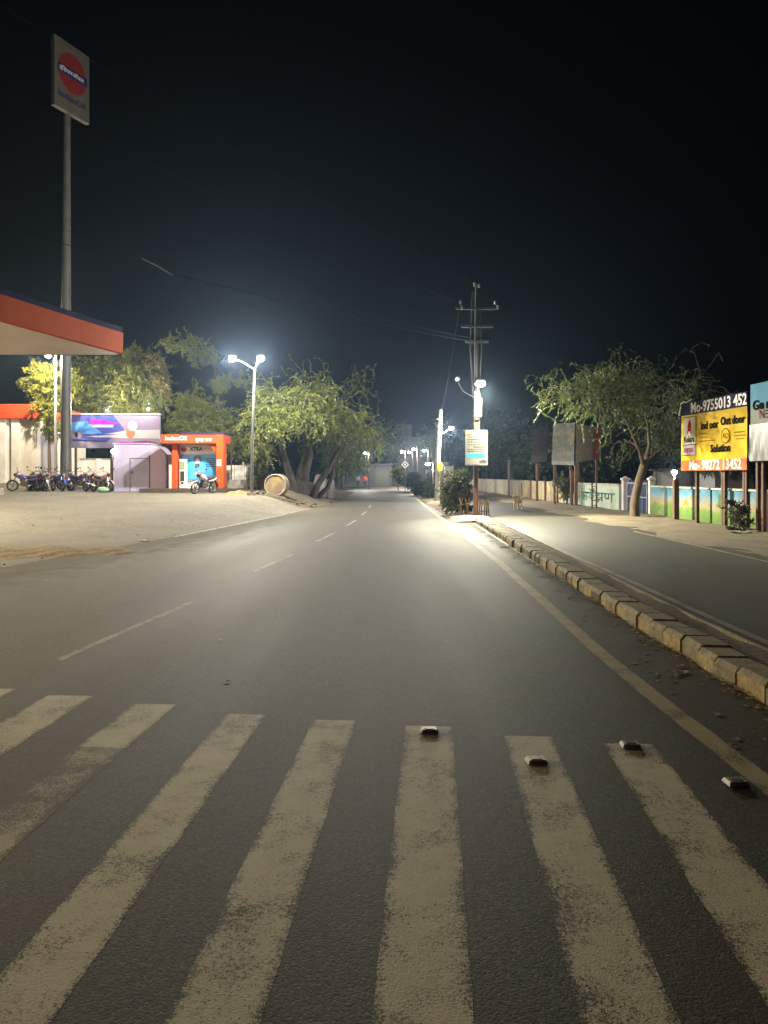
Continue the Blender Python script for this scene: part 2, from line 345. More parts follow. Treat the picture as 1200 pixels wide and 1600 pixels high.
def wall_mural():
    """painted mural: green meadow, pale middle with orange and yellow shrubs, blue sky; all of it paint on the wall"""
    m = bpy.data.materials.new('mural_paint'); m.use_nodes = True; n = m.node_tree; b = n.nodes['Principled BSDF']; L = n.links.new
    geo = n.nodes.new('ShaderNodeNewGeometry'); sp = n.nodes.new('ShaderNodeSeparateXYZ'); L(geo.outputs['Position'], sp.inputs[0])
    def noise(sc, det=3):
        t = n.nodes.new('ShaderNodeTexNoise'); t.inputs['Scale'].default_value = sc; t.inputs['Detail'].default_value = det
        L(geo.outputs['Position'], t.inputs['Vector']); return t.outputs[0]
    ad = n.nodes.new('ShaderNodeMath'); ad.operation = 'MULTIPLY_ADD'; L(noise(2.2), ad.inputs[0]); ad.inputs[1].default_value = .55; L(sp.outputs[2], ad.inputs[2])
    rp = n.nodes.new('ShaderNodeValToRGB'); cr = rp.color_ramp
    mr = n.nodes.new('ShaderNodeMapRange'); mr.inputs[1].default_value = .2; mr.inputs[2].default_value = 1.45; L(ad.outputs[0], mr.inputs[0]); L(mr.outputs[0], rp.inputs[0])
    stops = [(0, (.24, .30, .14)), (.18, (.20, .34, .08)), (.42, (.27, .44, .10)), (.50, (.55, .48, .28)), (.60, (.58, .46, .32)), (.68, (.36, .52, .60)), (.85, (.14, .40, .62)), (1, (.20, .44, .60))]
    cr.elements[0].position = stops[0][0]; cr.elements[0].color = (*stops[0][1], 1); cr.elements[1].position = 1; cr.elements[1].color = (*stops[-1][1], 1)
    for p, c in stops[1:-1]:
        e = cr.elements.new(p); e.color = (*c, 1)
    col = rp.outputs[0]
    for sc, c, lo, zlo, zhi in ((2.6, (.58, .40, .08), .60, .45, .95), (3.7, (.55, .24, .12), .65, .4, .9), (1.3, (.14, .26, .06), .60, .5, 1.2), (5, (.10, .22, .06), .64, .1, .6), (1.9, (.42, .40, .36), .64, .0, .35)):
        f = n.nodes.new('ShaderNodeMapRange'); f.inputs[1].default_value = lo; f.inputs[2].default_value = lo+.04; L(noise(sc, 4), f.inputs[0])
        z1 = n.nodes.new('ShaderNodeMapRange'); z1.inputs[1].default_value = zlo; z1.inputs[2].default_value = zlo+.1; L(sp.outputs[2], z1.inputs[0])
        z2 = n.nodes.new('ShaderNodeMapRange'); z2.inputs[1].default_value = zhi; z2.inputs[2].default_value = zhi-.1; L(sp.outputs[2], z2.inputs[0])
        a = n.nodes.new('ShaderNodeMath'); a.operation = 'MULTIPLY'; L(f.outputs[0], a.inputs[0]); L(z1.outputs[0], a.inputs[1])
        a2 = n.nodes.new('ShaderNodeMath'); a2.operation = 'MULTIPLY'; L(a.outputs[0], a2.inputs[0]); L(z2.outputs[0], a2.inputs[1])
        x = n.nodes.new('ShaderNodeMix'); x.data_type = 'RGBA'; L(a2.outputs[0], x.inputs[0]); L(col, x.inputs[6]); x.inputs[7].default_value = (*c, 1); col = x.outputs[2]
    L(col, b.inputs['Base Color']); b.inputs['Roughness'].default_value = .8; b.inputs['Specular IOR Level'].default_value = .2
    hs = n.nodes.new('ShaderNodeHueSaturation'); hs.inputs['Value'].default_value = .46; L(col, hs.inputs['Color']); L(hs.outputs[0], b.inputs['Base Color'])
    return m
M['mural'] = wall_mural(); M['signface'] = mat('dusty_sign_face', (.11, .10, .085), (.09, .083, .07), 1.5, .8, spec=.1); M['dullred'] = mat('dull_red_sign', (.20, .014, .012), (.17, .012, .010), 2, .6); M['nb'] = mat('dusty_notice_face', (.24, .225, .195), (.20, .19, .16), 5, .6); M['polepaint'] = mat('weathered_cream_paint', (.13, .112, .07), (.10, .085, .055), 6, .6)

def lamp(kind, name, loc, power, color, parent=None, size=.12, rot=None, spot=None, blend=.6):
    l = bpy.data.lights.new(name, kind); l.energy = power; l.color = color
    if kind == 'AREA': l.shape = 'SQUARE'; l.size = size
    else: l.shadow_soft_size = size
    if spot: l.spot_size = R(spot); l.spot_blend = blend
    o = bpy.data.objects.new(name, l); COL.objects.link(o)
    if rot: o.rotation_euler = rot
    if parent: o.parent = parent; o.location = Vector(loc)-worg(parent)
    else: o.location = loc
    return o

# ---------------------------------------------------------------- ground, roads, markings
def grid(name, xs, ys, zf, m, kind='structure', label=None):
    """xs may be a function of y giving an array"""
    V = []; Fc = []
    for y in ys:
        X = xs(y) if callable(xs) else xs
        for x in X: V.append((x, y, zf(x, y)))
    nx = len(xs(ys[0]) if callable(xs) else xs)
    for j in range(len(ys)-1):
        for i in range(nx-1): Fc.append((j*nx+i, j*nx+i+1, (j+1)*nx+i+1, (j+1)*nx+i))
    o = npmesh(name, V, Fc, m, smooth=True); o['kind'] = kind
    return o
grid('ground', np.concatenate([np.arange(-90, -30, 4), np.arange(-30, 30, 1.), np.arange(30, 91, 4)]), np.concatenate([np.arange(-24, 100, 1.), np.arange(100, 181, 5)]),
     lambda x, y: float(elev(x, y)-.12*ss(-1.5, 0, edge(y)-x)), M['dirt'])
grid('forecourt', lambda y: edge(y)-np.concatenate([np.arange(0, 4, .25), np.arange(4, 20, 1), np.arange(20, 61, 5)]), np.arange(-22, 57, .5),
     lambda x, y: gz(x, y)+.004+.012*math.sin(x*1.3+math.sin(y*.7))*float(ss(.5, 3, edge(y)-x)), M['fore'])
def rroad(y): return float(np.interp(y, [-30, 8, 26, 40, 77, 100], [2.75, 2.72, 3.2, 2.45, 2.75, 2.8]))
grid('road', lambda y: np.linspace(float(edge(y)), rroad(y), 9), np.concatenate([np.arange(-22, 98, 1.), np.arange(98, 101, 1)]), lambda x, y: .004, M['road'])
grid('cross_road', np.linspace(-40, 40, 40), np.arange(90, 101, 1), lambda x, y: .0085, M['road'])
grid('right_road', lambda y: np.linspace(3.42+.01*max(0, min(y, 26)), 7.5, 9), np.arange(-22, 91, 1.), lambda x, y: .004, M['road2'])
# sandy footpath on the right, ragged edge onto the road
def sandx(y):
    e = 7.35+.25*math.sin(y*.9)+.12*math.sin(y*2.7+1)+.06*math.sin(y*7.1)
    return np.concatenate([[e, e+.12, e+.3], np.linspace(e+.7, 11.2, 10)])
grid('footpath', sandx, np.arange(-20, 90, .35), lambda x, y: .006+.055*float(ss(7.3, 8.3, x))+.02*math.sin(x*3.1+y*1.7)*float(ss(7.6, 8.4, x))+.012*math.sin(x*7+y*5)*float(ss(7.6, 8.4, x)), M['sand'])
grid('dirt_patch', np.linspace(-9.6, -4.8, 40), np.linspace(14.6, 17.4, 30),
     lambda x, y: .012+max(-.03, .07*(1-((x+7.4)/2.2)**2-((y-16)/1.15)**2)+.02*math.sin(x*5+y*3)+.015*math.sin(x*11-y*7)), M['patch'])
# heap edge of soil and leaves along the left road edge below the big tree
grid('soil_bank', lambda y: edge(y)+np.linspace(.5, -3.2, 16)+.2*math.sin(y*1.1), np.arange(37, 76, .7),
     lambda x, y: gz(x, y)+.02+.16*math.sin(math.pi*max(0, min(1, (edge(y)+.5-x)/3.7)))*float(ss(38.5, 42, y))+.03*math.sin(x*4+y*2.3)*float(ss(38.5, 42, y))-.05*float(1-ss(37, 39.5, y)), M['darkdirt'])

def stripe(name, a, b, wid, m, z=.0048):
    a = Vector((a[0], a[1], 0)); b = Vector((b[0], b[1], 0)); d = b-a; L_ = d.length
    me = MB(); n = max(2, int(L_/.1)); vs = []
    for i in range(n+1):
        for sx in (-1, 1): vs.append((sx*wid/2*(1+.02*math.sin(i*1.7+sx)), i*L_/n, 0))
    me.add(vs, [(2*i, 2*i+1, 2*i+3, 2*i+2) for i in range(n)])
    o = me.build(name, m, kind='structure'); o.location = (a.x, a.y, z); o.rotation_euler = (0, 0, math.atan2(-d.x, d.y))
    return o
k = .065
for X, Y, wd, ln, mm in ((.285, 4.89, .30, 4, 'zebra'), (.88, 4.70, .29, 4, 'zebra'), (1.45, 4.57, .30, 4, 'zebra'), (-.32, 5.01, .28, 4, 'zebra'), (-.92, 5.13, .27, 4, 'zebra'),
                         (-1.60, 5.36, .30, .85, 'zebra'), (-1.655, 4.51, .30, 3.2, 'zebra_faint'), (-2.27, 5.57, .34, 4, 'zebra'), (-2.9, 5.75, .3, .35, 'zebra')):
    stripe('zebra_marking', (X-k*ln, Y-ln), (X, Y), wd, M[mm])
pts = [(2.0, .5), (1.98, 4.0), (1.95, 5.5), (1.95, 7.0), (2.03, 10), (2.12, 14), (2.14, 20), (2.15, 38), (2.3, 60), (2.56, 77), (2.6, 89)]
def line_strip(name, pts, wid, m, z=.0050):
    # one continuous line, split in straight runs butted end to end
    for i in range(len(pts)-1): stripe(name, pts[i], pts[i+1], wid, m, z)
line_strip('edge_line', pts, .15, M['line'])
for a, b in (((-2.82, 6.64), (-2.42, 9.7)), ((-2.16, 12.76), (-1.84, 15.6)), ((-1.63, 18.6), (-1.36, 21.6)), ((-1.18, 24.5), (-1.0, 27.5)), ((-.9, 31), (-.8, 34)), ((-.75, 38), (-.7, 41))):
    stripe('lane_dash', a, b, .10, M['dash'])
line_strip('left_edge_line', [(-5.45, 20.0), (-4.75, 25.5), (-4.1, 31.2), (-3.55, 38)], .10, M['dash'], .0050)
line_strip('right_edge_line', [(3.62, 2), (3.66, 8), (3.75, 13), (3.78, 22), (4.1, 40)], .11, M['line2'])
line_strip('far_edge_line', [(7.05, 6), (7.1, 14), (7.15, 22)], .10, M['line2'])

# ---------------------------------------------------------------- median: kerb, soil
def kx(y): return float(np.interp(y, [0, 8, 26], [2.64, 2.64, 3.08]))
mb = MB(); y = .6; i = 0
while y < 25.7:
    L_ = .40+random.uniform(-.05, .04); x0 = kx(y+L_/2)+random.uniform(-.018, .018); h = .165+random.uniform(-.010, .008); tw = .30; sk = random.uniform(-.02, .02)
    pr = [(0, 0), (0, h-.045), (.035, h), (tw-.02, h-.005), (tw, h-.05), (tw, 0)]
    a = [(x0+p, y+.002, q) for p, q in pr]; dx = kx(y+L_)-kx(y)
    n_ = len(pr); tl = random.uniform(-.006, .006)
    A = [Vector(p) for p in a]; B = [Vector((p[0]+dx+sk, y+L_-.003, p[2]+(tl if p[2] > .05 else 0))) for p in a]
    faces = [(j, j+n_, (j+1) % n_+n_, (j+1) % n_) for j in range(n_)]
    mb.add(A+B, [tuple(range(n_)), tuple(range(2*n_-1, n_-1, -1))]+faces[1:], 0)
    # face paint: the left faces alternate between yellow and bare
    mb.add([A[0], A[1], B[1], B[0]], [(0, 3, 2, 1)], (1 if i % 2 == 0 else 0) if random.random() < .8 else 2)
    y += L_; i += 1
# rounded nose at the far end
for j in range(5):
    y0 = 25.6+j*.12; hh = .165*math.sqrt(max(.05, 1-(j/5)**2))
    mb.box((kx(25.6)+.16, y0+.06, hh/2), (.32-.03*j, .118, hh), mi=0)
mb.build('median_kerb', [M['kerb'], M['kerby'], M['kerbd']], bevel=.012, kind='structure')
grid('median_soil', lambda y: kx(y)+np.array([.29, .36, .5, .62, .64]), np.arange(.4, 26.2, .2), lambda x, y: (.11 if x < kx(y)+.6 else .09)+.012*math.sin(x*17+y*6)+.012*math.sin(y*2.3), M['sand'])
mb = MB()
for j in range(63):
    yy = .6+j*.4; mb.box((kx(yy)+.655, yy+.2, .055), (.03, .392, .11))
mb.build('median_rear_kerb', M['kerb'], kind='structure')
def medx(y):
    l = float(np.interp(y, [25, 30, 40, 60, 88], [2.5, 2.45, 2.42, 2.5, 2.75])); r = float(np.interp(y, [25, 30, 40, 60, 88], [3.4, 4.1, 4.2, 4.2, 4.1]))
    return np.linspace(l+.06*math.sin(y*2), r, 9)
grid('median_island', medx, np.arange(26.0, 88, .5), lambda x, y: .012+.07*math.sin(math.pi*max(0, min(1, (x-2.45)/1.7)))+.015*math.sin(x*9+y*4), M['dirt'])

M['dust'] = asphalt_mat('road_dust', AG, (.095, .075, .046), .62, .3, thin=.9, oneside=-1)
line_strip('road_dust', [(2.36, 1.5), (2.36, 8), (2.46, 14), (2.58, 20), (2.66, 25.9)], .56, M['dust'], .0046)
M['edgedust'] = asphalt_mat('edge_dust', AG, (.115, .103, .078), .55, .3, thin=.9, oneside=1)
ed_ = [(float(edge(y))+1.6, y) for y in (4, 10, 19.8, 31, 42.7, 60)]
line_strip('road_dust', ed_, 3.2, M['edgedust'], .0044)
# road studs
def stud(loc, rz, label):
    r = empty('road_stud', (0, 0, 0), label, 'road stud', 'road studs on the crossing')
    b = MB(); b.prism([(-.055, -.045, 0), (.055, -.045, 0), (.055, .045, 0), (-.055, .045, 0)], (0, 0, .006))
    vs = [(-.055, -.045, .006), (.055, -.045, .006), (.055, .045, .006), (-.055, .045, .006), (-.046, -.032, .024), (.046, -.032, .024), (.046, .032, .024), (-.046, .032, .024)]
    b.add(vs, [(4, 5, 6, 7), (1, 2, 6, 5), (3, 0, 4, 7), (2, 3, 7, 6), (0, 1, 5, 4)])
    b.build('body', M['tin'], r, bevel=.0012)
    q = MB(); q.prism([(-.036, -.0455, .0085), (.036, -.0455, .0085), (.034, -.0355, .0205), (-.034, -.0355, .0205)], (0, -.002, .002)); q.build('reflector', M['refl'], r)
    t = MB(); t.prism([(-.030, -.020, .0242), (.030, -.020, .0242), (.030, .020, .0242), (-.030, .020, .0242)], (0, 0, .002)); t.build('top_plate', M['studd'], r)
    r.location = loc; r.rotation_euler = (0, 0, rz); return r
for px, py, l in ((671, 1146, 'metal road stud on the far end of the middle zebra stripe'), (838, 1194, 'metal road stud set a little in from its stripe end'),
                  (985, 1169, 'metal road stud at the far end of the rightmost zebra stripe'), (1150, 1228, 'metal road stud beside the yellowish edge line')):
    Y = CH*F/(py-743); stud(((px-600)/F*Y, Y, .010), R(random.uniform(-6, 4)), l)

# litter
N = 700; V = []; Fc = []
for i in range(N):
    if i < 560: y = 3.5+random.random()**1.4*14; x = kx(y)-abs(random.gauss(0, .07))-.01
    elif i < 620: y = random.uniform(26, 33); x = random.uniform(2.5, 3.3)
    else: y = random.uniform(4, 13); x = random.uniform(2.1, 2.6)
    s_ = random.uniform(.012, .040); a = random.uniform(0, 6.3); z = .012+random.uniform(0, .025); c = math.cos(a)*s_; d = math.sin(a)*s_
    if i >= 560: z = .010
    b_ = len(V); t = random.uniform(-.4, .4)*s_
    V += [(x-c, y-d, z), (x+d*.5, y-c*.5, z+abs(t)), (x+c, y+d, z+t*.3+.003), (x-d*.5, y+c*.5, z+abs(t)*.6)]; Fc.append((b_, b_+1, b_+2, b_+3))
o = npmesh('dry_leaves', V, Fc, M['dryleaf']); put(o, 'dry fallen leaves gathered along the foot of the yellow median kerb', 'leaves', kind='stuff')
def scrap(px, py, w_, label, m='paper', cat='litter'):
    Y = CH*F/(py-743); X = (px-600)/F*Y; b = MB(); n = 4; vs = []
    for i in range(n+1):
        for j in range(n+1):
            vs.append((X+(i/n-.5)*w_+random.uniform(-.1, .1)*w_, Y+(j/n-.5)*w_*.6, .014+random.random()*.10*w_+(0.06 if X > 7.4 else 0)))
    b.add(vs, [(i*(n+1)+j, (i+1)*(n+1)+j, (i+1)*(n+1)+j+1, i*(n+1)+j+1) for i in range(n) for j in range(n)])
    put(b.build('litter', M[m]), label, cat, 'litter scraps')
scrap(1063, 1053, .12, 'crumpled pale scrap lying between edge line and median kerb'); scrap(789, 856, .22, 'pale torn scrap by the edge line close to the lamp pole')
scrap(1147, 1167, .05, 'small twig-like scrap on the edge line right of the crossing', 'dryleaf'); scrap(888, 797, .35, 'white scrap on the sandy strip before the lettered wall')
scrap(1158, 837, .5, 'white plastic rubbish heap under the leafy shrub by the boards'); scrap(1176, 835, .3, 'small white rubbish beside the twin board posts')
scrap(354, 1067, .05, 'tiny pale bluish scrap alone on the open asphalt'); scrap(345, 1002, .04, 'tiny dark speck of dirt on the road near the lane dash', 'studd'); scrap(1050, 1065, .05, 'dark scrap beside the crumpled pale scrap', 'studd')

# ---------------------------------------------------------------- vegetation
def rnd_dir(n):
    v = RNG.normal(size=(n, 3)); return v/np.linalg.norm(v, axis=1, keepdims=True)
def leaf_mesh(name, C, D, L, W, m, parent):
    n = len(C); r = rnd_dir(n); Wd = np.cross(D, r); Wd /= np.linalg.norm(Wd, axis=1, keepdims=True)+1e-9
    L = (L*RNG.uniform(.6, 1.3, n))[:, None]; W = (W*RNG.uniform(.7, 1.3, n))[:, None]
    V = np.stack([C, C+D*L*.5+Wd*W*.5, C+D*L, C+D*L*.5-Wd*W*.5], 1).reshape(-1, 3)
    return npmesh(name, V, np.arange(n*4).reshape(n, 4), m, parent)
def twigs(c, rad, n, seg, leaves, droop, out=.5, wob=.25, length=1.0, along=.5):
    """n curved twigs inside an ellipsoid; returns leaf centres, directions and polylines"""
    rad = np.array(rad); st = rnd_dir(n)*RNG.uniform(0, .75, (n, 1))**.7
    d = rnd_dir(n); d = d*(1-out)+st*out*1.5; d[:, 2] += .15; d /= np.linalg.norm(d, axis=1, keepdims=True)
    p = np.array(c)+st*rad; step = (rad.mean()*length*RNG.uniform(.5, 1.1, (n, 1)))/seg
    pl = [p.copy()]
    for k_ in range(seg):
        d = d+RNG.normal(size=(n, 3))*wob; d[:, 2] -= droop; d /= np.linalg.norm(d, axis=1, keepdims=True)
        p = p+d*step; pl.append(p.copy())
    pl = np.stack(pl, 1)
    t = RNG.uniform(0, seg-.001, (n, leaves)); i0 = t.astype(int); f = (t-i0)[..., None]
    a = np.take_along_axis(pl, i0[..., None], 1); b = np.take_along_axis(pl, (i0+1)[..., None], 1)
    C = (a*(1-f)+b*f).reshape(-1, 3); T = (b-a).reshape(-1, 3); T /= np.linalg.norm(T, axis=1, keepdims=True)+1e-9
    D = T*along+rnd_dir(len(T))*.8; D /= np.linalg.norm(D, axis=1, keepdims=True)
    return C, D, pl
def tree(name, label, base, trunks, clumps, leafm, barkm, leaf=(.18, .06), tw=(60, 8, 26), droop=.12, twigr=.012, wob=.25, length=1.0, cat='tree', group=None, limbs=True, crown='crown', limbr=.06, along=.5):
    """trunks: [(points, radii)]; clumps: [(centre, (rx, ry, rz), density)]"""
    base = Vector(base); root = empty(name, base, label, cat, group)
    tb = MB(); tops = []
    for pts_, rd in trunks:
        tb.tube(pts_, rd, 9); tops.append((Vector(pts_[-1]), rd[-1]))
    Cs = []; Ds = []
    for c, rad, dens in clumps:
        c = Vector(c)
        if limbs and tops:
            t, r = min(tops, key=lambda q: (q[0]-c).length)
            m1 = t.lerp(c, .4)+Vector((random.uniform(-.15, .15), random.uniform(-.15, .15), .12))*(c-t).length; m2 = t.lerp(c, .75)+Vector((random.uniform(-.1, .1), random.uniform(-.1, .1), .10))*(c-t).length
            tb.tube([t-Vector((0, 0, r)), m1, m2, c], [min(r*.7, limbr), min(r*.5, limbr*.75), min(r*.35, limbr*.5), .012], 6)
        C, D, pl = twigs(c, rad, int(tw[0]*dens), tw[1], tw[2], droop, wob=wob, length=length, along=along)
        Cs.append(C); Ds.append(D)
        if twigr:
            for q in pl[::2]: tb.tube([tuple(x) for x in q[::2]], [twigr*(1-.7*i/len(q[::2])) for i in range(len(q[::2]))], 3, caps=False)
    if tb.v: tb.build('trunk', barkm, root)
    leaf_mesh(crown, np.concatenate(Cs), np.concatenate(Ds), leaf[0], leaf[1], leafm, root)
    return root
def clump(px, py, Y, rx, ry, dens=1, rd=None):
    s_ = Y/F; return (P(px, py, Y), (rx*s_, (rd or (rx+ry)/2)*s_, ry*s_), dens)
def trunkp(pts_): return [P(*q) for q in pts_]

# big acacia on the left, over the road edge
Y = 44
tree('acacia_tree', 'large spreading acacia with several leaning trunks at the left road edge', P(470, 783, Y),
     [(trunkp([(468, 788, Y), (470, 762, Y), (474, 735, Y), (482, 710, Y), (478, 690, Y)]), [.52, .44, .36, .30, .2]),
      (trunkp([(462, 786, Y-.6), (458, 760, Y-.6), (450, 735, Y-.8), (440, 700, Y-1), (432, 680, Y-1)]), [.34, .28, .22, .16, .1]),
      (trunkp([(486, 784, Y+.8), (496, 758, Y+.8), (512, 735, Y+1), (522, 715, Y+1.2), (530, 700, Y+1.2)]), [.26, .2, .16, .13, .08]),
      (trunkp([(494, 780, Y+1.5), (512, 762, Y+1.5), (520, 742, Y+1.8), (522, 720, Y+2)]), [.18, .14, .12, .08])],
     [clump(425, 618, Y-2, 32, 26, 1.1), clump(462, 628, Y-2.5, 38, 28, 1.3), clump(500, 645, Y-2, 42, 24, 1.3), clump(436, 655, Y-3, 36, 24, 1.2), clump(405, 665, Y-2.5, 22, 34, .9), clump(480, 655, Y-3.5, 40, 18, 1.1),
      clump(530, 655, Y-1, 34, 22, .9), clump(412, 700, Y-1.5, 20, 22, .7), clump(560, 668, Y+1, 30, 22, .9), clump(525, 685, Y+2, 46, 24, 1.1), clump(575, 690, Y+3, 28, 22, .8),
      clump(490, 600, Y+2, 36, 22, .8), clump(540, 715, Y+4, 30, 22, .9), clump(505, 612, Y, 30, 20, .6), clump(405, 735, Y, 14, 18, .4), clump(560, 605, Y+5, 38, 22, .4)],
     M['leafa'], M['barkd'], (.13, .036), (85, 9, 46), .14, .012, .32, 1.5, limbr=.12, along=1.2)
# trees behind the kiosk and hoarding
Y = 46.5
tree('leafy_tree', 'bright yellow-green tree rising just behind the orange kiosk', P(310, 757, Y), [(trunkp([(312, 757, Y), (312, 720, Y), (310, 690, Y)]), [.22, .18, .13])],
     [clump(300, 632, Y-1, 30, 24, 1.2), clump(325, 645, Y-1.5, 26, 24, 1.1), clump(290, 660, Y-1, 24, 22, 1), clump(340, 672, Y-1, 26, 22, 1), clump(312, 672, Y-2, 28, 16, 1), clump(360, 660, Y, 20, 26, .7), clump(375, 695, Y, 22, 24, .7), clump(275, 672, Y, 18, 14, .6)],
     M['leafy2'], M['bark'], (.15, .042), (85, 7, 42), .14, .012)
Y = 58
tree('broad_tree', 'wide dark-green tree standing behind the blue and lilac hoarding', P(190, 757, Y), [(trunkp([(190, 757, Y), (190, 700, Y), (192, 640, Y)]), [.35, .3, .22])],
     [clump(170, 575, Y, 36, 24, 1), clump(210, 570, Y, 36, 26, 1.2), clump(240, 590, Y, 26, 28, 1), clump(150, 600, Y-1, 34, 28, 1.2), clump(195, 605, Y-2, 40, 26, 1.3), clump(235, 625, Y-1, 28, 22, 1), clump(170, 635, Y-1, 40, 18, 1.1), clump(130, 575, Y+1, 24, 22, .7), clump(135, 635, Y, 28, 22, .9), clump(215, 640, Y-1.5, 30, 12, .8)],
     M['leafg'], M['bark'], (.20, .062), (90, 6, 48), .12, .014)
tree('dry_vine', 'brownish hanging foliage on the right flank of the wide tree', P(252, 757, Y+1), [(trunkp([(252, 757, Y+1), (250, 680, Y+1), (248, 610, Y+1)]), [.1, .08, .05])],
     [clump(248, 580, Y-1.5, 14, 20, .8), clump(254, 600, Y-1.5, 11, 22, .8), clump(240, 562, Y-1.5, 16, 10, .5)], M['leafo'], M['bark'], (.28, .09), (60, 6, 24), .3, .012, cat='vine')
Y = 49
tree('young_tree', 'small lime-yellow tree by the slim lamp post left of the tall sign', P(78, 757, Y), [(trunkp([(78, 757, Y), (77, 710, Y), (76, 660, Y)]), [.12, .1, .07])],
     [clump(62, 582, Y, 18, 12, .9), clump(82, 590, Y, 24, 16, 1.1), clump(52, 605, Y, 20, 12, .8), clump(80, 618, Y, 30, 16, 1.1), clump(72, 645, Y, 26, 18, .9), clump(108, 600, Y+1, 18, 20, .8), clump(85, 672, Y, 18, 14, .6), clump(38, 600, Y, 10, 7, .3)],
     M['leafy'], M['bark'], (.20, .075), (64, 5, 40), .06, .012)
Y = 47
tree('overhanging_tree', 'sparse tall tree whose thin dim crown hangs above the leafy tree', P(350, 757, Y+6), [(trunkp([(352, 757, Y+6), (350, 690, Y+6), (345, 620, Y+5), (335, 560, Y+4)]), [.3, .26, .2, .12])],
     [clump(290, 536, Y+4, 34, 12, .8), clump(320, 548, Y+3, 26, 12, .6), clump(265, 538, Y+4, 20, 9, .4), clump(305, 560, Y+3, 12, 10, .3), clump(335, 562, Y, 9, 7, .3), clump(350, 600, Y-.5, 16, 14, .8), clump(340, 604, Y-2, 12, 9, .4), clump(380, 590, Y+2, 16, 14, .3)],
     M['leafa'], M['barkd'], (.2, .07), (60, 7, 24), .15, .014)

# prosopis on the right footpath
Y = 29
tree('prosopis_tree', 'feathery prosopis with a leaning brown trunk on the footpath beside the blue gate', P(992, 809, Y),
     [(trunkp([(992, 811, Y), (991, 790, Y), (993, 775, Y), (999, 750, Y), (1006, 728, Y), (1012, 715, Y)]), [.20, .165, .165, .15, .15, .11]),
      (trunkp([(1006, 730, Y), (1000, 705, Y-.3), (985, 670, Y-.8), (970, 640, Y-1.2)]), [.09, .07, .05, .03]),
      (trunkp([(1007, 728, Y), (1015, 695, Y), (1012, 660, Y), (1000, 630, Y)]), [.09, .07, .05, .03]),
      (trunkp([(1008, 726, Y), (1030, 705, Y+.3), (1055, 690, Y+.5)]), [.08, .05, .03])],
     [clump(945, 594, Y-1, 44, 10, .9), clump(985, 588, Y-.5, 44, 12, .9), clump(900, 600, Y-1, 44, 9, .7), clump(935, 618, Y-2.5, 50, 9, 1.1), clump(885, 625, Y-1.5, 44, 8, .6), clump(975, 612, Y-3, 46, 11, 1.1), clump(1010, 600, Y, 40, 15, .7), clump(1010, 632, Y-1.5, 36, 12, .6),
      clump(960, 642, Y-2.5, 44, 8, .6), clump(912, 645, Y-2, 34, 6, .3), clump(1050, 640, Y+1, 46, 18, .6), clump(855, 606, Y, 34, 6, .3), clump(1050, 690, Y+.5, 36, 20, .4), clump(975, 690, Y+.5, 30, 14, .2), clump(1050, 600, Y+2, 60, 16, .6), clump(1090, 630, Y+3, 46, 24, .6), clump(1025, 665, Y, 34, 14, .3), clump(925, 583, Y, 34, 6, .3)],
     M['leafp'], M['bark'], (.115, .018), (50, 12, 46), .11, .009, .36, 2.6, limbr=.05, along=1.6)
# dark trees beyond the right wall and far away
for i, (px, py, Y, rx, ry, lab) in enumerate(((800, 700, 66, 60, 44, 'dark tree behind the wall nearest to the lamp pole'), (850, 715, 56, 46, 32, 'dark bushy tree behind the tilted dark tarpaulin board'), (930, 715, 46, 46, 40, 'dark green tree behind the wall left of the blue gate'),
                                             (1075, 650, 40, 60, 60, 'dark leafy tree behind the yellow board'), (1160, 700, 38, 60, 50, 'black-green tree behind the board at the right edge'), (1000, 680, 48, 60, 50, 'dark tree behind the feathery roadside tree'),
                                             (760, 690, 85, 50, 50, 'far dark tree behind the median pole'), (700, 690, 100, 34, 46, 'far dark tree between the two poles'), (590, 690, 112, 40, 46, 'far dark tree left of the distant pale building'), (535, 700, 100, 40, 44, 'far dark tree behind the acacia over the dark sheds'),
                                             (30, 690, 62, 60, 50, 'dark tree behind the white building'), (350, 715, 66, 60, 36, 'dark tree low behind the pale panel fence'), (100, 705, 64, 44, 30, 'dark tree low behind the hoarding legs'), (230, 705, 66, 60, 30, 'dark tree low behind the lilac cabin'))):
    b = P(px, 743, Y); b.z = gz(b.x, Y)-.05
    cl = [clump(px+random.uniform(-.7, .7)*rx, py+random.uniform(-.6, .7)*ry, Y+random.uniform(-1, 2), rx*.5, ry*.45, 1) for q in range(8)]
    tree('dark_tree', lab, b, [([b, b+Vector((.1, 0, 1.2)), P(px, py+ry*.3, Y)], [.22, .18, .12])], cl, M['leafd'], M['barkd'], (.34, .12), (50, 5, 24), .1, 0, group='dark trees beyond the walls')
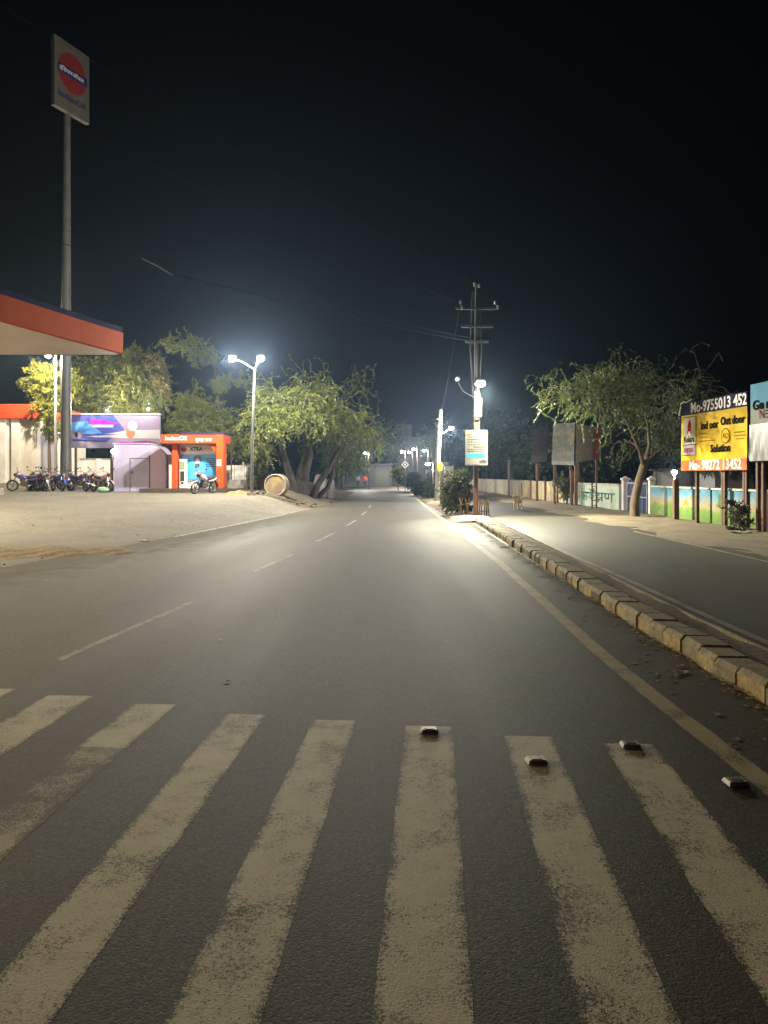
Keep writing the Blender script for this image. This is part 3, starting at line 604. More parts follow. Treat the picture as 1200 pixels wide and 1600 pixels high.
# median plants
Y = 30.5
tree('median_bush', 'big leafy bush in the median just left of the lamp pole', P(715, 806, Y), [([P(716, 806, Y), P(716, 790, Y), P(717, 765, Y)], [.05, .04, .02]), ([P(728, 804, Y-.3), P(727, 785, Y-.3), P(731, 768, Y-.3), P(727, 752, Y-.3)], [.04, .035, .03, .02])],
     [clump(712, 750, Y, 18, 12, 1), clump(724, 745, Y, 14, 9, .7), clump(708, 768, Y, 20, 14, 1.2), clump(724, 768, Y, 14, 16, .9), clump(712, 788, Y, 20, 12, 1), clump(728, 790, Y, 12, 12, .6), clump(700, 785, Y+1, 12, 12, .7)],
     M['leafb'], M['bark'], (.10, .04), (70, 6, 34), .05, .006, cat='bush', crown='foliage', limbr=.02)
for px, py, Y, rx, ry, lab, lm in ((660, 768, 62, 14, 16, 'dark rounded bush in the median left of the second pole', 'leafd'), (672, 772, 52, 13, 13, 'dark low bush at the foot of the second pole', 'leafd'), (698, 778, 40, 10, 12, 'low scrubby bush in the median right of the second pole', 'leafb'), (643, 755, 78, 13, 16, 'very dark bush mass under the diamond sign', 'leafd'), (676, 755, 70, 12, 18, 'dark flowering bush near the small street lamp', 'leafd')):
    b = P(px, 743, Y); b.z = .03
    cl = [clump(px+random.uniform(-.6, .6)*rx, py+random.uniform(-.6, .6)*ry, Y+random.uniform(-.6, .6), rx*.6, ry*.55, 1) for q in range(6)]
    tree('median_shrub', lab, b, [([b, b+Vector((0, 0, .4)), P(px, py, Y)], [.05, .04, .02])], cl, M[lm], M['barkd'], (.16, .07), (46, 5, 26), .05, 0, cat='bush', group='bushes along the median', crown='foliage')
b = P(622, 765, 82); b.z = .02
tree('small_tree', 'little lime-green lit tree below the diamond sign', b, [([b, P(622, 755, 82)], [.06, .04])], [clump(621, 742, 82, 8, 8, 1), clump(625, 748, 82, 6, 8, .7)], M['leafy'], M['bark'], (.3, .12), (50, 4, 22), .1, 0)
Y = 21.9
tree('wall_shrub', 'dusty pale shrub growing between the board posts at the painted wall', P(1155, 838, Y), [([P(1156, 838, Y), P(1155, 815, Y), P(1153, 795, Y)], [.03, .025, .015])],
     [clump(1150, 800, Y, 16, 14, .9), clump(1160, 818, Y, 16, 14, .9), clump(1145, 828, Y, 12, 9, .6), clump(1140, 785, Y, 7, 6, .3), clump(1162, 798, Y, 9, 8, .4)], mat('leaf_dusty', (.14, .15, .11), (.08, .10, .06), 4, .6, trans=.2), M['bark'], (.08, .045), (30, 5, 22), .03, .006, cat='bush', crown='foliage', limbr=.015)
Y = 41.5
tree('wall_creeper', 'thorny green shrub spilling over the wall beside the lettered panel', P(885, 789, Y), [([P(886, 789, Y), P(886, 770, Y), P(884, 755, Y)], [.04, .03, .02])],
     [clump(878, 752, Y, 16, 8, .9), clump(892, 758, Y, 14, 9, .8), clump(884, 770, Y, 12, 10, .6), clump(908, 755, Y, 10, 6, .4)], M['leafb'], M['bark'], (.14, .05), (50, 5, 26), .12, .008, cat='bush', crown='foliage', limbr=.02)

# ---------------------------------------------------------------- petrol station canopy
UZ = 6.2
foot = [(-9.95, 29.0), (-10.6, 26.5), (-11.45, 22.9), (-13.2, 16), (-15.2, 8), (-17, 1), (-34, 1), (-34, 29.3), (-10.25, 29.3)]
root = empty('fuel_station_canopy', (-20, 16, gz(-20, 16)), 'orange-edged petrol station canopy with a pale lit ceiling at the left edge', 'canopy')
MB().prism([(x, y, UZ) for x, y in foot][::-1], (0, 0, .06)).build('ceiling', M['ceiling'], root)
fa = MB(); bd = MB(); n = len(foot)
for i in range(n):
    a = Vector((*foot[i], 0)); b = Vector((*foot[(i+1) % n], 0)); d = (b-a).normalized(); nn = Vector((-d.y, d.x, 0))
    if (a-b).length < .05: continue
    pa = [a+nn*.0, a+nn*.09, a+nn*.11, a+nn*.12, a-nn*.05]; zz = [UZ-.02, UZ+.02, UZ+.45, UZ+.78, UZ+.78]
    A = [Vector((p.x, p.y, z)) for p, z in zip(pa, zz)]; B = [q+(b-a) for q in A]
    fa.add(A+B, [(j, j+1, j+6, j+5) for j in range(4)]); 
    bd.box((a+b)/2+nn*.03+Vector((0, 0, UZ+.88)), ((b-a).length, .14, .20), math.atan2(d.y, d.x))
fa.build('fascia', M['orange'], root); bd.build('top_band', M['purple'], root)
MB().prism([(x, y, UZ+.7) for x, y in foot], (0, 0, .08)).build('roof', M['galv'], root)
for cx, cy in ((-19, 5), (-19, 22), (-29, 5), (-29, 22)):
    z0 = gz(cx, cy)-.02; MB().box((cx, cy, (z0+UZ)/2), (.55, .55, UZ-z0-.01)).build('column', M['whitepaint'], root, bevel=.03)
for cx, cy in ((-16.5, 24.5), (-15.5, 20), (-17.0, 13), (-19, 7), (-20.5, 2.6), (-19.5, 26.3), (-23.5, 13), (-25, 5)):
    MB().box((cx, cy, UZ-.03), (.62, .62, .06)).build('ceiling_lamp', M['glowp'], root)
    lamp('AREA', 'canopy_light', (cx, cy, UZ-.08), LP['canopyfar' if cy > 18 else 'canopy'], (1, .86, .62) if cy > 18 else (1, .80, .47), root, .6)
# pump island at the left edge
r = empty('pump_island', (-18.6, 37, gz(-18.6, 37)), 'dark rounded concrete plinth at the left edge of the forecourt', 'plinth')
z0 = gz(-18.6, 37)
b = MB(); b.prism([(-24, 36, z0-.03), (-18.6, 36, z0-.03), (-18.35, 36.25, z0-.03), (-18.25, 36.7, z0-.03), (-18.35, 37.1, z0-.03), (-18.6, 37.4, z0-.03), (-24, 37.4, z0-.03)], (0, 0, .35)); b.build('base', M['concrete'], r, bevel=.03)

# white building at the left edge
Y = 49; z0 = gz(-24, Y)-.05; X1 = (58-600)/F*Y
r = empty('shop_building', ((0-600)/F*Y-2, Y, z0), 'white petrol station building with a red parapet band at the left edge', 'building')
zt = P(0, 655, Y).z; zr = P(0, 632, Y).z
MB().box(((X1-34)/2, Y+4, (z0+zt)/2), (X1+34, 8, zt-z0)).build('wall', M['whitewall'], r)
for px in (4, 26): MB().box((P(px, 700, Y).x, Y-.08, (z0+zt)/2-.004), (.55, .16, zt-z0)).build('pilaster', M['whitepaint'], r, bevel=.02)
MB().box(((X1-34)/2+.15, Y+4, (zt+zr)/2), (X1+34.3, 8.7, zr-zt)).build('parapet', M['orange2'], r, bevel=.05)
MB().box(((X1-34)/2, Y-.3, z0+.08), (X1+34, .8, .22)).build('plinth', M['concrete'], r)

# ---------------------------------------------------------------- tall pylon sign
Y = 46; bx = (103-600)/F*Y; z0 = gz(bx, Y)
r = empty('pylon_sign', (bx, Y, z0), 'tall petrol brand sign on a thick grey tapering pole above the canopy', 'sign')
zb = P(0, 187, Y).z
MB().tube([(bx, Y, z0-.1), (bx, Y, 4), (bx+.02, Y, 12), (bx+.06, Y, zb+.3)], [.34, .31, .27, .2], 20).build('pole', M['greypaint'], r)
MB().box((bx, Y, z0+.5), (.5, .5, 1.0)).build('pole_base', M['concrete'], r, bevel=.03)
# panel seen obliquely: left edge nearer, right edge farther
A = P(82, 112, Y-1.3); Bv = P(137, 142, Y+1.3)
u = Vector((Bv.x-A.x, Bv.y-A.y, 0)); Wd = u.length; u.normalize(); nrm = u.cross(Vector((0, 0, 1)))
Hh = 4.15; cz = P(0, 126, Y).z; O = Vector((A.x, A.y, cz-Hh/2))
Rm = Matrix(((u.x, -u.y, 0), (u.y, u.x, 0), (0, 0, 1)))
ctr = O+u*Wd/2+Vector((0, 0, Hh/2))
MB().box(ctr, (Wd, .3, Hh), M=Rm).build('sign_box', M['signface'], r, bevel=.04)
def on(uu, vv, d=.155): return O+u*uu+Vector((0, 0, vv))+nrm*d
up = Vector((0, 0, 1)); cc = on(Wd/2, Hh*.58)
MB().disc(cc+nrm*.004, u, up, Wd*.40, 40, r2=Wd*.42).build('emblem_disc', M['dullred'], r)
b = MB(); h2 = .26; hw = Wd*.42; b.quad(cc-u*hw-up*h2+nrm*.010, cc+u*hw-up*h2+nrm*.010, cc+u*hw+up*h2+nrm*.010, cc-u*hw+up*h2+nrm*.010); b.build('emblem_band', M['navyp'], r)
lettering('इंिडयनऑयल', .34, M['w'], r, cc-u*(hw*.88)-up*.12+nrm*.016, u, up, .98*Wd/2.3)
lettering('IndianOil', .52, M['navyp'], r, on(Wd*.10, Hh*.17)+nrm*.006, u, up, Wd/2.45, bold=.008)

# ---------------------------------------------------------------- blue hoarding behind the bikes
Y = 52; A = P(104, 700, Y); zt = P(0, 648, Y).z; zb = A.z; xr = P(250, 0, Y).x; xl = A.x
r = empty('hoarding', ((xl+xr)/2, Y, gz(xl, Y)), 'wide blue and lilac hoarding on posts behind the parked motorcycles', 'billboard')
MB().box(((xl+xr)/2, Y+.1, (zt+zb)/2), (xr-xl, .2, zt-zb)).build('panel', M['hl'], r)
Wd = xr-xl; Hh = zt-zb
def q4(name, m, uv, d):
    b = MB(); b.add([(xl+Wd*a, Y-d, zb+Hh*c) for a, c in uv], [tuple(range(len(uv)))]); return b.build(name, M[m], r)
q4('blue_field', 'hb', [(0, .22), (.42, .18), (.62, .55), (.50, 1), (0, 1)], .003)
q4('grey_foot', 'hg', [(0, 0), (.55, 0), (.44, .21), (0, .24)], .003)
q4('cyan_streak', 'hcy', [(0, .40), (.38, .44), (.30, .62), (.22, .82), (.0, .74)], .006)
q4('white_streak', 'hw', [(.20, .34), (.62, .30), (1, .28), (1, .55), (.66, .53), (.40, .42), (.60, .42)], .006)
q4('magenta_mark', 'pinkp', [(.24, .72), (.50, .70), (.56, .76), (.44, .80), (.42, .86), (.24, .87)], .009)
q4('white_mark', 'hw', [(.27, .62), (.50, .62), (.50, .70), (.27, .70)], .009)
q4('magenta_base', 'pinkp', [(.56, .14), (.92, .13), (.94, .18), (.56, .19)], .009)
b = MB(); b.disc((xl+Wd*.705, Y-.012, zb+Hh*.66), (1, 0, 0), (0, 0, 1), Hh*.15, 20); b.build('pale_disc', M['hw'], r)
b = MB(); b.disc((xl+Wd*.685, Y-.010, zb+Hh*.46), (1, 0, 0), (0, 0, 1), Hh*.14, 20, r2=Hh*.17); b.build('peach_disc', M['peach'], r)
b = MB()
for px in (.08, .13): b.disc((xl+Wd*px, Y-.010, zb+Hh*.40), (1, 0, 0), (0, 0, 1), Hh*.12, 18)
b.build('dark_rounds', M['hg'], r)
MB().box(((xl+xr)/2, Y+.08, zt+.04), (Wd+.1, .28, .07)).build('frame', M['whitepaint'], r)
for px, py in ((168, 643), (232, 641)):
    p = P(px, py, Y+.5); q = MB().box(p+Vector((0, .0, .0)), (.34, .2, .24)).build('flood_lamp', M['darksteel'], r, bevel=.02); MB().disc(p+Vector((0, -.05, .125)), (1, 0, 0), (0, 1, 0), .10, 14).build('lens', M['glowf'], q)
    lamp('POINT', 'hoarding_light', p+Vector((0, .35, .35)), LP['hoard'], (1, .93, .70), r, .1)
    lamp('POINT', 'hoarding_face_light', p+Vector((0, -1.0, .30)), LP['hoard']*.15, (.95, .90, 1), r, .1)
for px in (116, 172, 240):
    x = P(px, 0, Y).x; MB().box((x, Y+.27, (gz(x, Y)-.1+zb+.8)/2), (.13, .13, zb+.9-gz(x, Y))).build('post', M['darksteel'], r)
# boundary walls behind
Y = 56; z0 = gz(-20, Y)-.05; zt = P(0, 718, Y).z
def wallseg(x0, x1, Y, z0, zt, label, m, name='boundary_wall', cop=True):
    r = empty(name, ((x0+x1)/2, Y, z0), label, 'wall')
    MB().box(((x0+x1)/2, Y, (z0+zt)/2), (x1-x0, .22, zt-z0)).build('wall_panel', M[m], r)
    if cop: MB().box(((x0+x1)/2, Y, zt+.04), (x1-x0, .30, .08)).build('coping', M['concrete'], r)
    for i in range(int((x1-x0)/2.6)+1): MB().box((x0+.2+i*2.6, Y-.13, (z0+zt)/2), (.34, .10, zt-z0+.1)).build('pier', M['whitepaint'], r)
    return r
wallseg(P(40, 0, Y).x, P(262, 0, Y).x, Y, z0, zt, 'low off-white boundary wall behind the row of motorcycles', 'whitewall')
Y = 46; z0 = gz(-9, Y)-.05
r = empty('panel_fence', (P(370, 0, Y).x, Y, z0), 'pale sheet panel fence between the orange kiosk and twin lamp post', 'fence')
for i, (a, c) in enumerate(((342, 366), (366.6, 380), (381, 390))):
    x0 = P(a, 0, Y).x; x1 = P(c, 0, Y).x; zt = P(0, 727+(i == 1)*0, Y).z; MB().box(((x0+x1)/2, Y+.02*i, (z0+zt)/2), (x1-x0, .08, zt-z0)).build('panel', M['whitewall'], r)
MB().box((P(362, 0, Y).x, Y-.09, (z0+P(0, 690, Y).z)/2), (.06, .06, P(0, 690, Y).z-z0)).build('post', M['rust'], r)
MB().box((P(380.5, 0, Y).x, Y-.08, (z0+P(0, 722, Y).z)/2), (.1, .1, P(0, 722, Y).z-z0)).build('post', M['whitepaint'], r)
MB().box((P(385, 0, Y).x, Y-.5, z0+.25), (3.6, .3, .6)).build('plinth', M['concrete'], r)

# ---------------------------------------------------------------- lilac cabin
Y = 43; z0 = gz(-14, Y)-.03; x0 = P(178, 0, Y).x; x1 = P(233, 0, Y).x; x2 = P(257, 0, Y).x; zt = P(0, 694, Y).z
r = empty('metal_cabin', ((x0+x1)/2, Y, z0), 'lilac-white sheet metal cabin with door seams and a rounded right side', 'cabin')
MB().box(((x0+x1)/2, Y+1, (z0+zt)/2), (x1-x0, 2, zt-z0)).build('body', M['shed'], r, bevel=.02)
arc = [(x1+.01, 0)]+[(x1+.01+(x2-x1)*math.cos(t), (zt-z0-.9)+.85*math.sin(t)) for t in np.linspace(0, math.pi/2, 9)]; arc = [(x1+.01, 0), (x2, 0)]+[(x1+.01+(x2-x1)*math.cos(t), (zt-z0-1.0)+.98*math.sin(t)) for t in np.linspace(0, math.pi/2, 9)]
MB().prism([(a, Y+.12, z0+c) for a, c in arc], (0, 1.8, 0)).build('rounded_side', mat('pinkish_panel', (.62, .46, .62), (.54, .42, .56), .8, .5), r)
b = MB(); xm = x0+(x1-x0)*.46; b.box((xm, Y-.012, (z0+zt)/2-.4), (.03, .02, zt-z0-.8)); b.box(((xm+x1)/2, Y-.012, zt-.80), (x1-xm, .02, .03)); b.build('door_seam', M['darksteel'], r)
MB().box((xm+.12, Y-.03, (z0+zt)/2-.25), (.06, .05, .14)).build('handle', M['darksteel'], r)
MB().box(((x0+x1)/2, Y+1, zt+.03), (x1-x0+.12, 2.15, .06)).build('roof', M['shed'], r)
MB().tube([(x0+1.1, Y-.05, zt+.10), (x1-.2, Y-.05, zt+.16), (x1+.3, Y, zt+.08), (x2-.1, Y, zt-.12), (x2+.5, Y+.2, zt-.18)], .035, 6).build('pipe', M['rust'], r)
MB().box((P(261, 0, Y).x, Y+.6, z0+1.05), (.42, .3, 2.1)).build('side_post', M['concrete'], r, bevel=.02)
# tiny lamp beside the cabin
p = P(176, 705, 43.2); r = empty('cabin_lamp', (p.x, p.y, gz(p.x, p.y)), 'tiny white lamp on a thin post at the left edge of the lilac cabin', 'lamp')
MB().tube([(p.x, p.y, gz(p.x, p.y)-.1), (p.x, p.y, p.z-.1)], .05, 8).build('post', M['darksteel'], r); MB().ball(p, .09).build('bulb', M['glowf'], r)
lamp('POINT', 'cabin_light', p+Vector((0, -.2, 0)), 60, (.95, .95, 1), r, .09)

# ---------------------------------------------------------------- orange free-air kiosk
Y = 40.5; z0 = gz(-11, Y); xa = P(252, 0, Y).x; xb = P(350, 0, Y).x; zt = P(0, 679, Y).z; zf = P(0, 693, Y).z
r = empty('air_kiosk', ((xa+xb)/2, Y, z0), 'orange free-air kiosk with a blue poster wall on a dark platform', 'kiosk')
zp = z0+.22
MB().box((P(303, 0, Y).x-.2, Y+.6, z0+.08), (5.0, 2.4, .28)).build('platform', M['darksteel'], r, bevel=.02)
xi = P(267, 0, Y).x
MB().box(((xa+xb)/2, Y+.85, (zt+zf)/2), (xb-xa, 1.9, zt-zf)).build('fascia', M['orange2'], r, bevel=.03)
MB().box(((xa+xb)/2+.5, Y+.85, zt+.05), (xb-xa-1.0, 1.95, .10)).build('roof_band', M['purple'], r)
MB().box((P(344, 0, Y).x, Y+.30, (zp+zt)/2), (P(350, 0, Y).x-P(338.5, 0, Y).x, .85, zt-zp-.01)).build('column', M['orange'], r, bevel=.04)
MB().box((P(270, 0, Y).x, Y+1.0, (zp+zf)/2), (.28, 1.4, zf-zp)).build('column', M['orange2'], r, bevel=.03)
# curved brace at the right column
xc = P(338.5, 0, Y).x; pl = [(xc, Y+.1, zf), (xc, Y+.1, zf-1.1)]+[(xc-.7*(1-math.cos(t)), Y+.1, zf-1.1*(1-math.sin(t))) for t in np.linspace(0, math.pi/2, 9)]
MB().prism(pl, (0, .4, 0)).build('corner_brace', M['orange'], r)
# back wall poster
Yb = Y+.95; xl = P(272, 0, Yb).x; xr = P(341, 0, Yb).x
MB().box(((xl+xr)/2, Yb+.06, (zp+zf)/2), (xr-xl, .1, zf-zp)).build('back_wall', M['w'], r)
Wd = xr-xl; Hh = zf-zp
def kq(name, m, uv, d):
    b = MB(); b.add([(xl+Wd*a, Yb-d, zp+Hh*c) for a, c in uv], [tuple(range(len(uv)))]); return b.build(name, M[m], r)
pz = kq('poster', 'bluep', [(.03, .11), (1, .11), (1, .77), (.03, .77)], .002)
def kp(name, m, uv, d):
    b = MB(); b.add([(xl+Wd*a, Yb-d, zp+Hh*c) for a, c in uv], [tuple(range(len(uv)))]); return b.build(name, M[m], pz)
kp('light_area', 'bluel', [(.18, .22), (.55, .20), (.80, .30), (.70, .50), (.40, .46), (.20, .40)], .005)
kp('text_band', 'navyp', [(.03, .11), (.55, .11), (.50, .19), (.03, .19)], .006)
kp('white_rule', 'w', [(.16, .125), (.46, .125), (.46, .135), (.16, .135)], .008); kp('white_rule', 'w', [(.16, .16), (.42, .16), (.42, .17), (.16, .17)], .008)
def el(cx, cy, rx, ry, n=18, a0=0, a1=2*math.pi): return [(cx+rx*math.cos(a), cy+ry*math.sin(a)) for a in np.linspace(a0, a1, n, endpoint=(a1 < 6.2))]
kp('shoulders', 'bluel', el(.52, .30, .16, .16), .006)
kp('face', 'skinp', el(.53, .60, .055, .085), .008); kp('turban', 'blued', el(.53, .67, .10, .085), .007); kp('beard', 'beardp', el(.53, .52, .055, .055), .009)
kp('face_front', 'w', el(.53, .615, .038, .05), .010); kp('hands', 'skinp', el(.54, .34, .07, .05), .009)
for i in range(5): kp('text_line', 'navyp', [(.72, .67-.045*i), (.95-.03*(i % 2), .67-.045*i), (.95-.03*(i % 2), .682-.045*i), (.72, .682-.045*i)], .006)
kp('photo_mark', 'navyp', [(.20, .55), (.32, .55), (.32, .63), (.20, .63)], .006); kp('photo_mark', 'redlogo', [(.20, .53), (.31, .53), (.31, .555), (.20, .555)], .008)
b = MB(); b.disc((xl+Wd*.22, Yb-.004, zp+Hh*.885), (1, 0, 0), (0, 0, 1), .16, 24); b.build('emblem', M['redlogo'], r)
b = MB(); b.quad((xl+Wd*.22-.16, Yb-.008, zp+Hh*.885-.025), (xl+Wd*.22+.16, Yb-.008, zp+Hh*.885-.025), (xl+Wd*.22+.16, Yb-.008, zp+Hh*.885+.025), (xl+Wd*.22-.16, Yb-.008, zp+Hh*.885+.025)); b.build('emblem_band', M['navyp'], r)
lettering('XTRA', .26, M['k'], r, (xl+Wd*.36, Yb-.006, zp+Hh*.855), bold=.012); lettering('POWER', .21, M['redlogo'], r, (xl+Wd*.66, Yb-.006, zp+Hh*.855), sx=.9)
lettering('IndianOil', .30, M['w'], r, (xa+.22, Y-.106, (zt+zf)/2-.06), sx=1.05, bold=.006); lettering('मुफ्त हवा', .24, M['w'], r, (P(306, 0, Y).x, Y-.106, (zt+zf)/2-.12))
# the air machine is its own thing standing on the platform
p = P(282, 770, Y); r2 = empty('air_pump', (p.x, Y+.6, z0+.22), 'white free-standing air machine with a green screen inside the orange kiosk', 'air pump')
MB().box((p.x, Y+.6, zp+.78), (.36, .3, 1.55)).build('housing', M['whitepaint'], r2, bevel=.02); MB().box((p.x-.02, Y+.44, zp+1.22), (.24, .02, .42)).build('screen', mat('green_screen', (.12, .20, .10), (.22, .28, .14), 9, .3), r2)
MB().box((p.x-.02, Y+.44, zp+.55), (.22, .02, .72)).build('dark_panel', M['glossblack'], r2); MB().ring((p.x-.02, Y+.42, zp+.28), (0, 1, 0), .09, .018).build('hose', M['whitepaint'], r2)
MB().box((P(264, 0, Y).x, Y+.3, zp+.6), (.12, .2, 1.3)).build('board', M['cream'], r)
MB().box((P(343, 0, Y).x, Y-.14, zp+1.35), (.22, .02, .34)).build('notice', M['w'], r)

# ---------------------------------------------------------------- lamps on posts
def twin_lamp():
    Y = 37; p0 = P(393, 775, Y); z0 = gz(p0.x, Y); t = P(398, 575, Y)
    r = empty('twin_lamp_post', (p0.x, Y, z0), 'slender galvanised post with two bright floodlights beside the orange kiosk', 'street lamp')
    MB().tube([(p0.x, Y, z0-.05), (p0.x+.03, Y, 3), (t.x, Y, t.z)], [.085, .07, .05], 12).build('pole', M['galv'], r)
    MB().box((p0.x, Y, z0+.06), (.4, .4, .12)).build('base_plate', M['concrete'], r)
    for px, py in ((363, 561), (407, 561)):
        h = P(px, py, Y-.4); MB().tube([t-Vector((0, 0, .08)), t.lerp(h, .5)+Vector((0, 0, .05)), h+Vector((0, .25, .08))], .028, 8).build('arm', M['galv'], r)
        q = MB().box(h+Vector((0, .12, .05)), (.34, .2, .24)).build('lamp_head', M['darksteel'], r, bevel=.02)
        MB().disc(h, (1, 0, 0), (0, .4, .9), .15, 16).build('lens', M['glow'], q)
        lamp('POINT', 'flood_light', h+Vector((0, -.25, -.12)), LP['twin'], (1, .93, .78), r, .1)
twin_lamp()
Y = 47; p0 = P(87, 757, Y); z0 = gz(p0.x, Y); t = P(87, 548, Y); h = P(75, 557, Y-.6)
r = empty('street_lamp', (p0.x, Y, z0), 'slim white lamp post just left of the tall sign pole', 'street lamp')
MB().tube([(p0.x, Y, z0-.05), (t.x, Y, t.z)], [.10, .06], 12).build('pole', M['whitepaint'], r); MB().tube([t, h+Vector((0, .1, .08))], .03, 8).build('arm', M['galv'], r)
q = MB().box(h+Vector((0, .08, .06)), (.4, .24, .1)).build('lamp_head', M['darksteel'], r, bevel=.02); MB().ball(h, (.13, .1, .07)).build('lens', M['glow'], q)
lamp('POINT', 'street_light', h+Vector((0, -.2, -.15)), LP['tall'], (1, .88, .62), r, .1)

# median pole
Y = 29.5; bx = P(743.5, 0, Y).x
r = empty('utility_pole', (bx, Y, .05), 'utility pole in the median carrying the brightest lamp and a notice board', 'utility pole')
b = MB(); zs = P(0, 672, Y).z
for dx in (-.075, .075): b.box((bx+dx, Y, zs/2), (.022, .2, zs))
b.box((bx, Y, zs/2), (.13, .025, zs)); b.build('lower_pole', M['rust'], r)
zt = P(0, 612, Y).z
MB().box((bx+.04, Y, (zs+zt)/2), (.21, .2, zt-zs)).build('upper_pole', M['polepaint'], r, bevel=.01)
MB().box((bx+.08, Y-.13, P(0, 637, Y).z), (.27, .06, .75)).build('junction_box', M['polepaint'], r, bevel=.015)
MB().box((bx+.03, Y-.125, P(0, 653, Y).z), (.17, .04, .16)).build('meter', M['darksteel'], r); MB().box((bx+.03, Y-.125, P(0, 648, Y).z), (.17, .04, .04)).build('clamp', M['darksteel'], r)
b = MB()
for s_ in (-1, 1): b.tube([(bx+.02+.10*s_, Y+.1, zt-.3), (bx+.02+.22*s_, Y+.1, P(0, 545, Y).z), (bx+.02+.12*s_, Y+.1, P(0, 455, Y).z)], .035, 6)
b.tube([(bx+.02, Y+.12, zt-.2), (bx+.05, Y+.12, P(0, 445, Y).z)], [.09, .06], 8); b.build('mast', M['black'], r)
for zz, hw in ((P(0, 482, Y).z, .82), (P(0, 510, Y).z, .6), (P(0, 534, Y).z, .45)):
    MB().box((bx+.05, Y+.0, zz), (hw*2, .07, .09)).build('crossarm', M['black'], r)
for px, py in ((719, 474), (721, 482), (777, 481), (773, 474), (748, 448), (741, 446)):
    p = P(px, py, Y); b = MB()
    for j in range(3): b.ball((p.x, Y-.06, p.z+.05*j-.03), (.05, .05, .022), 8, 5)
    b.build('insulator', M['insul'], r)
h = P(751, 600, Y-.5)
q = MB().box(h+Vector((0, .25, .10)), (.34, .6, .10)).build('lamp_head', M['galv'], r, bevel=.03)
MB().ball(h+Vector((0, .05, .0)), (.19, .26, .10)).build('lens', M['glowc'], q)
MB().tube([(bx+.05, Y-.1, zt-.1), h+Vector((0, .5, .12))], .03, 8).build('lamp_arm', M['galv'], r)
lamp('SPOT', 'median_light', h+Vector((.0, -.15, -.22)), LP['median']*1.2, (1, .96, .70), r, .12, rot=(R(-28), R(-22), 0), spot=106, blend=.6)
lamp('SPOT', 'median_light_spill', h+Vector((.0, -.15, -.24)), LP['median']*.24, (1, .96, .70), r, .12, rot=(R(-8), R(-12), 0), spot=176, blend=.12)
lamp('POINT', 'median_light_glow', h+Vector((.0, -.35, .0)), LP['median']*.05, (1, .96, .85), r, .12)
h2 = P(715, 592, Y+.2)
q = MB().box(h2, (.16, .5, .10), M=Matrix.Rotation(R(40), 3, 'Y')).build('side_lamp_head', M['darksteel'], r, bevel=.02)
MB().ball(h2+Vector((-.05, -.22, -.05)), (.05, .09, .04)).build('lens', M['glowf'], q)
MB().tube([(bx, Y, zt-.25), P(724, 612, Y), P(719, 604, Y), h2+Vector((0, .1, 0))], .012, 6).build('side_arm', M['darksteel'], r)
lamp('SPOT', 'median_side_light', h2+Vector((-.12, -.4, -.25)), LP['median']*.10, (1, .93, .82), r, .1, rot=(R(-15), R(20), 0), spot=150, blend=.4)
# notice on the pole
Ys = Y-.16; xl = P(727, 0, Ys).x; xr = P(762, 0, Ys).x; zt_ = P(0, 672, Ys).z; zb_ = P(0, 727, Ys).z
n_ = empty('notice_board', ((xl+xr)/2, Ys, zb_), 'white printed notice board with a blue strip fixed to the median pole', 'notice board')
bd = MB().box(((xl+xr)/2, Ys, (zt_+zb_)/2), (xr-xl, .04, zt_-zb_)).build('board', M['nb'], n_, bevel=.004)
Wd = xr-xl; Hh = zt_-zb_
def nq(name, m, rects, d=.023):
    b = MB()
    for a, c, e, f in rects: b.quad((xl+Wd*a, Ys-d, zb_+Hh*c), (xl+Wd*e, Ys-d, zb_+Hh*c), (xl+Wd*e, Ys-d, zb_+Hh*f), (xl+Wd*a, Ys-d, zb_+Hh*f))
    return b.build(name, M[m], n_)
nq('portrait_block', 'obar', [(.04, .84, .26, .90)]); b = MB(); b.disc((xl+Wd*.15, Ys-.024, zb_+Hh*.925), (1, 0, 0), (0, 0, 1), .035, 14); b.build('portrait_head', M['skinp'], n_)
b = MB(); b.disc((xl+Wd*.50, Ys-.024, zb_+Hh*.92), (1, 0, 0), (0, 0, 1), .05, 14); b.build('seal', M['ywood'], n_); nq('small_mark', 'brownp', [(.80, .90, .88, .96)])
rows = []
for zz, dark in ((.80, 0), (.66, 0), (.585, 0), (.45, 0), (.395, 0)):
    x = .10
    while x < .86:
        wl = random.uniform(.05, .14); rows.append((x, zz-.016, min(.92, x+wl), zz+.012)); x += wl+.03
put(nq('printing', 'bldgd', rows), kind='stuff'); nq('bold_line', 'navyp', [(.06, .715, .94, .735)]); nq('bold_line', 'bldgd', [(.36, .50, .90, .535)])
nq('blue_strip', 'bluep', [(.06, .21, .86, .335)]); nq('grey_foot', 'hg', [(.03, .03, .62, .06)]); nq('vehicle_print', 'bldgd', [(.62, .07, .95, .12), (.70, .12, .90, .155)])
# wooden tree guard at the pole foot
r = empty('tree_guard', (P(756, 808, 30).x, 30.2, .05), 'rough wooden picket guard at the foot of the median pole', 'tree guard')
for i in range(5):
    x = P(750+i*3.6, 0, 30).x; MB().box((x, 30.1+.12*math.sin(i*2), .33), (.055, .03, .66), M=Matrix.Rotation(R(random.uniform(-5, 5)), 3, 'Y')).build('picket', M['ywood'], r)
for zz in (.2, .5): MB().box((P(757, 0, 30).x, 30.06, zz), (.42, .02, .04)).build('rail', M['ywood'], r)
r = empty('stick_guard', (P(722, 806, 30).x, 29.9, .05), 'leaning dry sticks propped round the median bush', 'stick fence')
for px, tilt in ((716, 12), (722, -6), (729, 8), (733, -10)): MB().tube([P(px, 806, 29.9), P(px+tilt*.6, 778, 29.9)], [.03, .022], 6).build('stick', M['ywood'], r)
MB().tube([P(714, 790, 29.85), P(735, 786, 29.85)], .018, 5).build('stick', M['ywood'], r)

